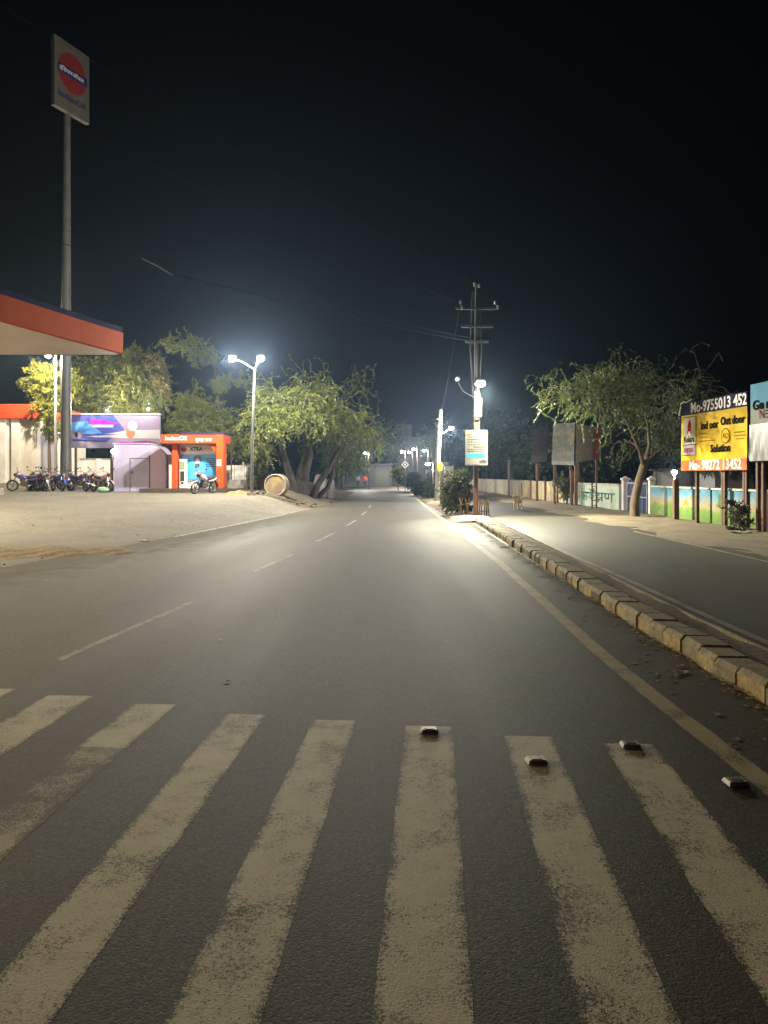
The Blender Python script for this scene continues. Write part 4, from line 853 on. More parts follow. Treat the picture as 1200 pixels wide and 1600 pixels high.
# second pole with lamp and yellow box
Y = 46; bx = P(686, 0, Y).x
r = empty('concrete_pole', (bx, Y, .03), 'slim concrete pole with a lamp and yellow lit box farther down the median', 'utility pole')
MB().tube([(bx-.12, Y, -.05), (bx-.05, Y, 3), (bx+.1, Y, P(0, 640, Y).z)], [.17, .14, .10], 10).build('pole', M['concrete'], r)
h = P(705, 669, Y-.3); MB().tube([(bx+.02, Y, P(0, 680, Y).z), P(694, 676, Y), h+Vector((0, .2, .05))], .03, 8).build('lamp_arm', M['galv'], r)
q = MB().box(h+Vector((0, .15, .06)), (.3, .45, .08)).build('lamp_head', M['galv'], r, bevel=.02); MB().ball(h, (.14, .16, .09)).build('lens', M['glowf'], q)
lamp('POINT', 'pole_light', h+Vector((0, -.2, -.2)), LP['side'], (1, .95, .85), r, .1)
q = MB().box(P(687.5, 729, Y-.2), (.24, .12, .50)).build('lit_box', M['ylamp'], r, bevel=.04)
b = MB()
for i in range(4): b.box((bx-.02+.02*i, Y-.1, P(0, 655+11*i, Y).z), (.26, .06, .05))
b.build('clamps', M['darksteel'], r)

# far street lamps
def far_lamp(px, py, Y, power, label, hgt=None):
    p = P(px, py, Y); r = empty('street_lamp', (p.x+.4, Y, 0), label, 'street lamp', 'distant street lamps')
    MB().tube([(p.x+.5, Y, 0), (p.x+.45, Y, p.z+.2)], [.07, .05], 8).build('pole', M['darksteel'], r); MB().tube([(p.x+.45, Y, p.z+.15), (p.x, Y, p.z+.12)], .03, 6).build('arm', M['darksteel'], r)
    q = MB().box((p.x, Y+.05, p.z+.1), (.5, .25, .08)).build('lamp_head', M['darksteel'], r); MB().ball((p.x, Y-.05, p.z), (.2, .16, .12)).build('lens', M['glowf'], q)
    lamp('POINT', 'far_light', (p.x, Y-.1, p.z-.25), power, (1, .94, .82), r, .12)
far_lamp(570, 708, 88, LP['far'], 'yellowish far street lamp under the drooping acacia branches'); far_lamp(628, 706, 100, LP['far']*.6, 'leftmost far street lamp in front of the pale building')
far_lamp(646, 702, 94, LP['far']*1.2, 'brightest far street lamp above the dark median bush'); far_lamp(639.5, 707, 108, LP['far']*.5, 'small far street lamp left of the brightest far one')
far_lamp(663, 704, 92, LP['far']*.6, 'rightmost far street lamp near the second pole'); far_lamp(668.5, 725, 66, LP['far']*.5, 'low street lamp over the dark flowering bush')
# thin lamp behind the painted wall
p = P(1053.5, 738, 36); r = empty('yard_lamp', (p.x, p.y, 0), 'thin lamp post shining behind the mural wall left of the yellow board', 'street lamp')
MB().tube([(p.x, p.y, 0), (p.x, p.y, p.z-.05)], .035, 8).build('pole', M['whitepaint'], r); MB().ball(p, (.13, .13, .10)).build('lens', M['glowc'], r); lamp('POINT', 'yard_light', p+Vector((0, -.25, .05)), LP['wallp'], (.95, .96, 1), r, .1)

# ---------------------------------------------------------------- cables
def cable(name, a, b, sag, rad, label, n=24, ext=0, m='cable', group='overhead cables'):
    a = Vector(a); b = Vector(b); pts_ = []
    for i in range(n+1):
        t = i/n; p = a.lerp(b, t); p.z -= sag*4*t*(1-t); pts_.append(p)
    return put(MB().tube(pts_, rad, 5).build(name, M[m]), label, 'cable', group)
A = P(735, 533, 29.5)
c1 = cable('power_cable', A, Vector((-11.5, 11.5, 7.1)), .35, .008, 'lower overhead cable from the median pole to the left over the road')
MB().tube([P(222, 404, 17.6), P(245, 415, 17.9), P(270, 430, 18.1)], .016, 6).build('pale_segment', M['pseg'], c1)  # short, thicker white stretch along the lower cable
cable('power_cable', A+Vector((0, 0, .12)), Vector((-11.2, 11.5, 7.35)), .30, .005, 'thin second cable strung just above the lower overhead cable')
cable('power_cable', P(717, 472, 29.5), Vector((-10.0, 10.0, 9.2)), .3, .003, 'high thin cable from the crossarm left end'); cable('power_cable', P(748, 446, 29.5), Vector((-9.0, 9.0, 10.0)), .3, .0025, 'topmost thin cable from the tip of the median pole')
cable('power_cable', P(718, 480, 29.5), Vector((P(686, 0, 46).x+.1, 46, P(0, 648, 46).z)), .3, .006, 'cable from the median pole to the second pole')

# ---------------------------------------------------------------- right walls, gate, boards
def wall_line(name, label, p0, p1, h, m, cope=None, th=.2):
    a = Vector((*p0, 0)); b = Vector((*p1, 0)); d = b-a; r = empty(name, (a+b)/2, label, 'wall')
    MB().box((a+b)/2+Vector((0, 0, h/2-.05)), (d.length, th, h+.1), math.atan2(d.y, d.x)).build('wall_panel', M[m], r)
    if cope: MB().box((a+b)/2+Vector((0, 0, h+.03)), (d.length, th+.08, .06), math.atan2(d.y, d.x)).build('coping', M[cope], r)
    return r
WX = 10.75
wall_line('compound_wall', 'long stained off-white wall running away behind the median pole', (9.6, 86), (9.95, 54), 1.22, 'wallw', 'concrete')
wall_line('compound_wall', 'yellow-stained stretch of wall behind the thin rusty posts', (9.955, 53.9), (10.3, 43.6), 1.18, 'wally', 'wallw')
mw = wall_line('compound_wall', 'pale mint wall panel with teal Hindi lettering left of the gate', (10.31, 43.4), (10.62, 34.4), 1.16, 'mint', 'wallw')
# lettering on the mint panel: brush strokes
pA = Vector((10.33, 40.2, 0)); pB = Vector((10.60, 35.0, 0)); uu = (pB-pA).normalized(); nn = uu.cross(up)
def brush(strokes, org, sc_, wid, parent, m):
    b = MB()
    for st in strokes:
        pts_ = [org+uu*(x*sc_*2.4)+up*(y*sc_)+nn*.012 for x, y in st]; b.tube(pts_, wid, 5)
    return b.build('lettering', M[m], parent)
ST = [[(0, 1), (5.2, 1)], [(.05, .85), (.35, .75), (.45, .55), (.2, .45), (.05, .5), (.5, 0)], [(.42, .52), (.85, .52)], [(.88, 1), (.88, 0)],          # sa
      [(1.9, 1), (1.9, 0)], [(1.9, .6), (1.6, .75), (1.35, .5), (1.6, .25), (1.9, .42)], [(1.85, 1), (1.6, 1.3), (1.35, 1.42)], [(1.75, 1.35), (2.0, 1.5), (2.15, 1.35), (2.0, 1.2)],   # va + e + reph
      [(2.9, .8), (2.5, .75), (2.45, .55), (2.75, .5), (2.4, .25), (2.6, .05), (3.0, .3), (2.7, -.15)], [(2.9, .45), (3.3, .45)], [(3.35, 1), (3.35, 0)],              # ksha
      [(3.8, .95), (3.8, .5), (4.0, .35), (4.25, .5)], [(4.28, 1), (4.28, .3)], [(4.75, 1), (4.75, 0)]]                                                 # na
brush(ST, pA+uu*.3+up*.36+nn*.10, .40, .022, mw, 'teal')
# gate
def pillar(p, w_, h, label, m):
    r = empty('gate_pillar', (p[0], p[1], 0), label, 'gate pillar'); MB().box((p[0], p[1], h/2), (w_, w_, h)).build('shaft', M[m], r, bevel=.015)
    b = MB(); b.box((p[0], p[1], h+.04), (w_+.08, w_+.08, .08)); z = h+.08; k_ = w_/2
    b.add([(p[0]-k_, p[1]-k_, z), (p[0]+k_, p[1]-k_, z), (p[0]+k_, p[1]+k_, z), (p[0]-k_, p[1]+k_, z), (p[0], p[1], z+.10)], [(0, 1, 4), (1, 2, 4), (2, 3, 4), (3, 0, 4)]); b.build('cap', M['ywood' if w_ > .3 else m], r); return r
g0 = Vector((10.66, 33.6, 0)); g1 = Vector((10.75, 31.2, 0))
pillar((10.66, 33.9), .28, 1.40, 'thick lilac-white gate pillar with a yellowish cap left of the blue gate', 'lilacw'); pillar((10.76, 30.9), .2, 1.42, 'slim white gate pillar right of the blue gate', 'whitepaint')
r = empty('metal_gate', (10.7, 32.3, 0), 'dark blue double sheet metal gate with pale rails and spikes', 'gate')
def leaf_gate(y0, y1):
    a = Vector((10.66, y0, 0)); b = Vector((10.70, y1, 0)); d = b-a; an = math.atan2(d.y, d.x); c = (a+b)/2
    lf = MB().box(c+Vector((0, 0, .66)), (d.length-.04, .03, 1.2), an).build('gate_leaf', M['blue'], r); q = MB()
    q.box(c+Vector((-.03, 0, .70)), (d.length-.06, .05, .05), an); q.box(c+Vector((-.03, 0, 1.27)), (d.length-.06, .05, .05), an); q.box(a+d*.03+Vector((-.03, 0, .66)), (.05, .05, 1.16), an); q.box(a+d*.97+Vector((-.03, 0, .66)), (.05, .05, 1.16), an); q.box(c+Vector((-.03, 0, .36)), (.03, .04, .6), an)
    q.build('rails', M['bluerail'], lf); s_ = MB()
    for i in range(7):
        p = a+d*(.08+.14*i)+Vector((0, 0, 1.295)); s_.tube([p, p+Vector((0, 0, .13))], [.018, .003], 5)
    s_.build('spikes', M['bluerail'], lf)
leaf_gate(33.55, 32.2); leaf_gate(32.15, 31.1)
wall_line('compound_wall', 'mural wall with green meadow and blue sky right of the gate', (10.77, 30.75), (10.70, 21.5), 1.14, 'mural', 'mint')
wall_line('compound_wall', 'lilac painted wall at the right edge behind the twin posts', (10.70, 21.45), (10.65, 12), 1.14, 'lilacw', 'mint')
b = MB().box((10.585, 20.4, .55), (.012, .55, .62)).build('painted_panel', M['cream'], None); b.parent = None
put(b, 'cream square painted on the lilac wall at the right edge', 'painting')

# posts before the wall, ladder frames
def rpost(px, ybot, ytop, Y, w_, label, m='rust'):
    p = P(px, ybot, Y); r = MB().box((p.x, Y, (P(0, ytop, Y).z)/2), (w_, w_, P(0, ytop, Y).z+.05)).build('steel_post', M[m]); put(r, label, 'post', 'steel posts before the wall'); return r
rpost(795, 775, 720, 54, .13, 'dark tall post at the wall nearest the lamp pole', 'darksteel'); rpost(829, 777, 752, 50, .12, 'short rusty post left of the tarpaulin board'); rpost(852, 780, 752, 46, .12, 'rusty post right below the tarpaulin board', 'rust')
rpost(815, 777, 755, 52, .10, 'stumpy rusty post between the dark tall post and the board'); rpost(866, 782, 755, 43.0, .10, 'rusty post left of the green spilling shrub'); rpost(871, 783, 756, 42.6, .10, 'rusty post beside its twin by the spilling shrub')
rpost(893.5, 790, 735, 40.4, .13, 'rusty post under the middle faded board'); rpost(900, 791, 728, 40.0, .15, 'rusty post holding the joint of the two faded boards')
rpost(1056, 814, 750, 26.6, .17, 'orange-brown post between tree trunk and yellow board', 'rust')
r = empty('ladder_frame', (P(928, 0, 36.2).x, 36.2, 0), 'rusty ladder-like frame leaning before the mint wall', 'frame')
for px in (925, 932): MB().box((P(px, 0, 36.2).x, 36.2, .62), (.06, .06, 1.25)).build('upright', M['rust'], r)
for i in range(5): MB().box((P(928.5, 0, 36.2).x, 36.19, .2+.22*i), (.22, .03, .035)).build('rung', M['rust'], r)

def board(name, label, A, B, z0a, z1a, cat='billboard', th=.08):
    """vertical board from A to B (x,y); returns root and a mapper uv->world on the road face"""
    A = Vector((*A, 0)); B = Vector((*B, 0)); d = B-A; L_ = d.length; u = d.normalized(); n = u.cross(up)
    r = empty(name, (A.x, A.y, 0), label, cat)
    def at(a, z, off=0): return A+u*(a*L_)+up*z+n*off
    return r, at, u, n, L_
# yellow board
r, at, u, n, L_ = board('billboard', 'yellow advertising board with phone numbers on rusty posts at right', (10.05, 25.9), (10.47, 22.1), 0, 0)
def bq(name, m, a0, a1, z0, z1, off, sub=None):
    b = MB(); b.quad(at(a0, z0, off), at(a1, z0, off), at(a1, z1, off), at(a0, z1, off)); return b.build(name, M[m], sub or r)
b = MB(); b.prism([at(0, 1.76), at(1, 1.76), at(1, 4.02), at(0, 4.02)], n*-.08); b.build('backing', M['darksteel'], r)
b = MB(); nu = 14; nv = 8; vs = []
for j in range(nv+1):
    for i in range(nu+1):
        vs.append(at(i/nu, 2.10+(3.60-2.10)*j/nv, .022+.005*math.sin(i*1.9+j*.6)+.004*math.sin(j*2.3-i*.8)))
b.add(vs, [(j*(nu+1)+i, j*(nu+1)+i+1, (j+1)*(nu+1)+i+1, (j+1)*(nu+1)+i) for j in range(nv) for i in range(nu)], 0, True); b.build('yellow_face', M['yel'], r)
bq('orange_strip', 'obar', 0, 1, 1.76, 2.10, .035); bq('navy_strip', 'nbar', 0, 1, 3.60, 4.02, .035)
pn = bq('logo_panel', 'cream', .04, .25, 2.28, 3.52, .036)
bq('logo_frame', 'k', .033, .257, 2.26, 3.54, .033); bq('lilac_label', 'lil', .04, .25, 2.28, 2.60, .038); bq('logo_rule', 'k', .035, .255, 2.60, 2.625, .039)
b = MB(); b.add([at(a, z, .038) for a, z in ((.105, 2.98), (.125, 2.98), (.13, 3.06), (.165, 3.06), (.17, 2.98), (.188, 2.98), (.175, 3.12), (.18, 3.30), (.165, 3.42), (.14, 3.40), (.118, 3.25), (.115, 3.08))], [tuple(range(12))]); b.build('logo_mark', M['rprint'], r)
def bt(s_, size, m, a, z, sx=1, bold=.01, off=.040): return lettering(s_, size, M[m], r, at(a, z, off), u, up, sx, bold=bold)
bt('Relara', .28, 'k', .05, 2.70, 1.0, .006); bt('ADVERTISING', .21, 'rprint', .048, 2.36, .50, .002)
bt('Mo-9755013 452', .46, 'w', .17, 3.66, 1.0, .012); bt('Mo- 98272 13452', .42, 'w', .14, 1.80, 1.0, .010)
bt('Ind oor', .34, 'k', .335, 3.08, 1.0, .012); bt('Out door', .34, 'k', .64, 3.14, .95, .012); bt('Solution', .33, 'k', .49, 2.33, 1.0, .012)
b = MB(); cpt = at(.71, 2.80, .034); b.disc(cpt, u, up, .24, 28); b.build('badge', M['brownp'], r); b = MB(); b.disc(cpt+n*.004, u, up, .20, 28); b.build('badge_face', M['yel'], r); lettering('AD', .24, M['brownp'], r, cpt+n*.008-u*.16-up*.08, u, up)
for a, z, w_ in ((.31, 2.92, .13), (.31, 2.80, .14), (.31, 2.68, .24), (.83, 2.86, .14), (.83, 2.76, .15), (.85, 2.66, .11)): bq('faint_line', 'olivep', a, a+w_, z, z+.035, .034)
MB().tube([at(0, 4.0, .05), at(.06, 4.06, .07), at(.10, 4.03, .05), at(.2, 4.1, .06)], .02, 5).build('loose_edge', M['w'], r); MB().tube([at(-.02, 3.62, .05), at(0.02, 3.95, .07)], .03, 5).build('loose_edge', M['w'], r)
for a in (.20, .62, .92):
    p = at(a, 0, -.13)
    for dx in (-.06, .06) if a > .5 else (0,): MB().box(p+u*dx+Vector((0, 0, 1.6)), (.09, .1, 3.3), math.atan2(u.y, u.x)).build('post', M['rust'], r)
# sky-blue board at the right edge
r, at, u, n, L_ = board('billboard', 'blue-topped crumpled vinyl board cut off by the right edge', (10.28, 21.5), (10.62, 17.0), 0, 0)
b = MB(); b.prism([at(0, 2.0), at(1, 2.0), at(1, 4.14), at(0, 4.14)], n*-.08); b.build('backing', M['darksteel'], r)
def wav(name, m, z0, z1, off, amp):
    b = MB(); nu = 40; nv = 8; vs = []
    for j in range(nv+1):
        for i in range(nu+1):
            z = z0+(z1-z0)*j/nv; vs.append(at(i/nu, z, off+amp*math.sin(i*2.0+2*math.sin(j*.5))*(1-j/nv)+amp*.4*math.sin(i*4.1)))
    b.add(vs, [(j*(nu+1)+i, j*(nu+1)+i+1, (j+1)*(nu+1)+i+1, (j+1)*(nu+1)+i) for j in range(nv) for i in range(nu)], 0, True); b.build(name, M[m], r)
wav('blue_face', 'skyp', 3.55, 4.14, .02, .004); wav('beige_face', 'beigep', 3.02, 3.55, .02, .004); wav('crumpled_face', 'shiny', 2.0, 3.02, .05, .035)
lettering('Ge mal', .36, M['k'], r, at(.03, 3.42, .04), u, up, 1.2, bold=.012); lettering('N', .34, M['rprint'], r, at(.10, 3.16, .04), u, up)
b = MB()
for i in range(3): b.quad(at(.17, 3.16+.09*i, .04), at(.30, 3.16+.09*i, .04), at(.30, 3.19+.09*i, .04), at(.17, 3.19+.09*i, .04))
b.build('text_lines', M['k'], r)
for a in (.03, .09, .6, .66): MB().box(at(a, 1.7, -.13), (.09, .1, 3.4), math.atan2(u.y, u.x)).build('post', M['rust'], r)
# tilted dark tarpaulin board
Y = 46
r = empty('tarpaulin_board', (P(842, 0, Y).x, Y, 0), 'tilted board wrapped in dark wrinkled tarpaulin on a single post', 'billboard')
def wq(name, m, C, amp, nn=10, parent=None, mm=None):
    b = MB(); vs = []
    for j in range(nn+1):
        for i in range(nn+1):
            a = i/nn; c = j/nn; p = (C[0]*(1-a)+C[1]*a)*(1-c)+(C[3]*(1-a)+C[2]*a)*c
            p = p+Vector((0, -amp*math.sin(i*1.3+j*1.9)-amp*.6*math.sin(i*2.9-j), 0)); vs.append(p)
    b.add(vs, [(j*(nn+1)+i, j*(nn+1)+i+1, (j+1)*(nn+1)+i+1, (j+1)*(nn+1)+i) for j in range(nn) for i in range(nn)], 0, True)
    return b.build(name, M[m], parent)
C = [P(829, 724, Y-.4), P(854, 721, Y+.8), P(858, 666, Y+.8), P(834, 670, Y-.4)]
wq('tarpaulin', 'tarp', C, .05, 10, r); b = MB(); b.prism([c+Vector((0, .12, 0)) for c in C], (.03, .06, 0)); b.build('backing', M['darksteel'], r)
MB().tube([C[0]+Vector((0, 0, -.02)), C[1]+Vector((0, 0, -.02))], .035, 6).build('lower_edge', M['greypaint'], r)
MB().box((P(841, 0, Y).x, Y+.35, P(0, 700, Y).z/2), (.13, .13, P(0, 700, Y).z)).build('post', M['rust'], r)
Y = 41
r = empty('faded_board', (P(880, 0, Y).x, Y, 0), 'faded grey poster board above the spilling shrub, facing the road', 'billboard')
C = [P(862, 726, Y), P(896.5, 727, Y-.5), P(898, 660, Y-.5), P(865, 662, Y)]
wq('poster', 'faded', C, .03, 10, r); b = MB(); b.prism([c+Vector((0, .1, 0)) for c in C], (.02, .06, 0)); b.build('backing', M['darksteel'], r)
b = MB(); C2 = [C[0].lerp(C[3], 0)+Vector((0, -.06, 0)), C[1]+Vector((0, -.06, 0)), C[1].lerp(C[2], .09)+Vector((0, -.06, 0)), C[0].lerp(C[3], .09)+Vector((0, -.06, 0))]; b.add(C2, [(0, 1, 2, 3)]); b.build('pale_strip', M['tarpg'], r)
for px in (868, 893): MB().box((P(px, 0, Y).x, Y+.2, P(0, 700, Y).z/2), (.1, .1, P(0, 700, Y).z)).build('post', M['rust'], r)
r = empty('faded_board', (P(920, 0, Y).x, Y+1, 0), 'faded yellow poster board with a red right border, next to the grey one', 'billboard')
C = [P(899.5, 723, Y-.4), P(938, 717, Y+2.2), P(939, 668, Y+2.2), P(900, 662, Y-.4)]
wq('poster', 'faded2', C, .03, 10, r); b = MB(); b.prism([c+Vector((.03, .1, 0)) for c in C], (.02, .06, 0)); b.build('backing', M['darksteel'], r)
C2 = [C[0].lerp(C[1], .70), C[1], C[2], C[3].lerp(C[2], .70)]; C2 = [c+Vector((-.04, -.08, 0)) for c in C2]; b = MB(); b.add(C2, [(0, 1, 2, 3)]); b.build('red_border', M['fadedred'], r)
for px, dy in ((904, .2), (932, 2.3)): MB().box((P(px, 0, Y+dy).x, Y+dy, P(0, 700, Y).z/2), (.1, .1, P(0, 700, Y).z)).build('post', M['rust'], r)

# ---------------------------------------------------------------- far buildings
Y = 118
r = empty('far_building', (P(640, 0, Y).x, Y, 0), 'dim pale two-storey building with a flat parapet at the end of the road', 'building')
xl = P(606, 0, Y).x; xr = P(672, 0, Y).x; zt = P(0, 690, Y).z
MB().box(((xl+xr)/2, Y+5, zt/2), (xr-xl, 10, zt)).build('wall', M['bldg'], r); MB().box(((xl+xr)/2, Y+4.9, zt+.35), (xr-xl+.6, 10.6, .7)).build('parapet', M['bldg'], r); MB().box((P(631, 0, Y).x, Y+4, zt+1.6), (2.6, 3, 2.4)).build('stair_head', M['bldg'], r)
for i in range(4):
    w_ = MB().box((xl+1+i*1.6, Y-.03, zt-1.6), (.8, .08, 1.1)).build('window', M['bldgd'], r)
    w_ = MB().box((xl+1+i*1.6, Y-.03, zt-4.4), (.8, .08, 1.3)).build('window', M['bldgd'], r)
r = empty('dark_shed', (P(550, 0, 104).x, 104, 0), 'low dark shed across the end of the road behind the walkers', 'shed')
xl = P(515, 0, 104).x; xr = P(612, 0, 104).x
MB().box(((xl+xr)/2, 107, 1.5), (xr-xl, 5, 3)).build('wall', M['bldgd'], r); MB().box(((xl+xr)/2, 106.9, 3.1), (xr-xl+.5, 5.8, .2)).build('roof', M['bldgd'], r)
for i in range(3): MB().box((xl+1.6+i*2.7, 104.46, 1.2), (1.8, .06, 2.2)).build('shutter', mat('shutter_%d' % i, (.04+.01*i, .04+.01*i, .045), None, 3, .5), r)
# roadside stalls behind the median
for px, ya, yb, Y, w_, m, lab in ((676, 735, 765, 74, 1.3, 'lilacw', 'small pinkish roadside stall behind the second pole'), (692, 722, 768, 64, .9, 'wallw', 'narrow pale stall panel right of the second pole'), (701, 728, 766, 60, .7, 'lilacw', 'white standing banner right of the narrow stall')):
    p = P(px, yb, Y); r = empty('stall', (p.x, Y, 0), lab, 'stall'); h = P(0, ya, Y).z
    MB().box((p.x, Y, h/2), (w_, .6, h)).build('body', M[m], r, bevel=.02); MB().box((p.x, Y-.1, h+.04), (w_+.2, 1.0, .07)).build('roof', M['darksteel'], r); MB().box((p.x, Y-.31, h*.45), (w_*.7, .03, h*.35)).build('counter', M['ywood'], r)
# pale hut behind the mural wall
Y = 40; r = empty('white_hut', (P(1103, 0, Y).x, Y, 0), 'dim hut with a white front panel glimpsed under the yellow board', 'hut'); h = P(0, 735, Y).z
MB().box((P(1115, 0, Y).x, Y+1.5, h/2), (4.2, 3, h)).build('wall', M['bldg'], r); MB().box((P(1103, 0, Y).x, Y-.03, h-.52), (.9, .06, .75)).build('white_panel', M['w'], r); MB().box((P(1115, 0, Y).x, Y+1.4, h+.05), (4.6, 3.5, .1)).build('roof', M['darksteel'], r)
# diamond road sign
Y = 72; p = P(633, 726, Y); r = empty('road_sign', (p.x, Y, 0), 'diamond shaped warning sign on a thin post above the dark bush', 'road sign')
MB().tube([(p.x, Y+.06, 0), (p.x, Y+.06, p.z)], .035, 8).build('post', M['galv'], r); s_ = .36
MB().prism([p+Vector((-s_, 0, 0)), p+Vector((0, 0, -s_)), p+Vector((s_, 0, 0)), p+Vector((0, 0, s_))], (0, .03, 0)).build('plate', M['w'], r)
b = MB(); t = .24; b.add([p+Vector((-t, -.006, 0)), p+Vector((0, -.006, -t)), p+Vector((t, -.006, 0)), p+Vector((0, -.006, t))], [(0, 1, 2, 3)]); b.build('sign_face', M['bldgd'], r); b = MB(); b.disc(p+Vector((0, -.01, 0)), (1, 0, 0), (0, 0, 1), .1, 12); b.build('sign_mark', M['w'], r)

b = MB()
for i in range(260):
    y = random.uniform(37.5, 62); x = float(edge(y))-random.random()**1.5*3.0+.2; q = random.uniform(.03, .11)*(1.6 if random.random() < .12 else 1)
    b.ball((x, y, gz(x, y)+.10*math.sin(math.pi*max(0, min(1, (edge(y)+.5-x)/3.7)))+q*.3), (q, q*random.uniform(.6, 1), q*.6), 6, 4, M=Matrix.Rotation(random.uniform(0, 3), 3, (random.random(), random.random(), random.random())))
for f_ in range(len(b.sm)): b.sm[f_] = False
put(b.build('rubble', M['kerbd']), 'loose stones and rubble strewn along the road edge under the acacia', 'rubble', kind='stuff')
# big painted drum
Y = 38.5; c = P(430, 760, Y); z0 = gz(c.x, Y); rr = .56
r = empty('concrete_drum', (c.x, Y, z0), 'round concrete drum end with faded yellow paint lying at the acacia', 'drum')
MB().tube([(c.x, Y, z0+rr+.0), (c.x+.06, Y+.9, z0+rr)], rr, 32).build('drum', M['drum'], r, bevel=.03)
MB().ring((c.x-.004, Y-.01, z0+rr), (.06, .9, 0), rr-.03, .03, 32, 6).build('rim', M['concrete'], r)
put(grid('stone_rubble', np.linspace(c.x-1.0, c.x+2.2, 30), np.linspace(Y-.9, Y+.6, 16), lambda x, y: gz(x, y)+.015+.14*max(0, 1-((x-c.x-.5)/1.6)**2-((y-Y)/.9)**2)*(.6+.5*math.sin(x*9)*math.cos(y*11)), M['darkdirt'], 'stuff'), 'rubble and soil heaped under the round drum', 'rubble')
put(grid('sand_pile', np.linspace(P(350, 0, 37.5).x, P(395, 0, 37.5).x, 26), np.linspace(36.7, 38.6, 14), lambda x, y: gz(x, y)-.03+.22*max(0, 1-((x-P(374, 0, 37.5).x)/.85)**2-((y-37.6)/.9)**2)+.02*math.sin(x*13+y*7), M['patch'], 'stuff'), 'small yellowish sand pile at the foot of the twin lamp', 'sand')
b = MB()
for i in range(240):
    y = random.uniform(12, 44); x = float(edge(y))-.2-random.random()**2*14; q = random.uniform(.006, .022)
    b.ball((x, y, gz(x, y)+q*.5), (q, q*random.uniform(.6, 1.2), q*.7), 5, 3)
put(b.build('gravel', M['kerbd']), 'small loose stones scattered over the dusty forecourt', 'gravel', kind='stuff')
scrap(224, 846, .25, 'faded plastic wrapper lying on the open forecourt right of the dirt patch', 'paper'); scrap(330, 800, .2, 'pale scrap on the forecourt short of the kiosk platform', 'paper'); scrap(76, 822, .25, 'dark rag on the forecourt above the dirt patch', 'studd')
# tea-stall junk between lamp and drum
Y = 45; p = P(402, 765, Y); z0 = gz(p.x, Y); r = empty('handcart', (p.x, Y, z0), 'cluttered wooden stall under the acacia left of the drum', 'stall')
MB().box((p.x, Y, z0+.75), (1.3, .7, .08)).build('top', M['wood'], r); MB().box((p.x+.1, Y, z0+1.45), (1.5, .9, .06)).build('roof', M['galv'], r)
for dx in (-.55, .55):
    for dy in (-.3, .3): MB().box((p.x+dx, Y+dy, z0+.72), (.06, .06, 1.42)).build('leg', M['wood'], r)
MB().box((p.x, Y+.02, z0+.40), (1.1, .5, .5)).build('crate', M['rust'], r, bevel=.01)
for px, lab in ((498, 'left pale sack standing among the acacia trunks'), (505, 'pale lilac sack between the acacia trunks'), (517, 'pinkish sack at the right side of the acacia trunks')):
    Y = 50; p = P(px, 775, Y); z0 = gz(p.x, Y)+.1; b = MB()
    b.tube([(p.x, Y, z0), (p.x+.02, Y, z0+.3), (p.x-.02, Y, z0+.8), (p.x, Y, z0+1.2), (p.x+.05, Y, z0+1.32)], [.28, .33, .3, .22, .10], 10); put(b.build('sack', M['lilacw']), lab, 'sack', 'sacks at the acacia')

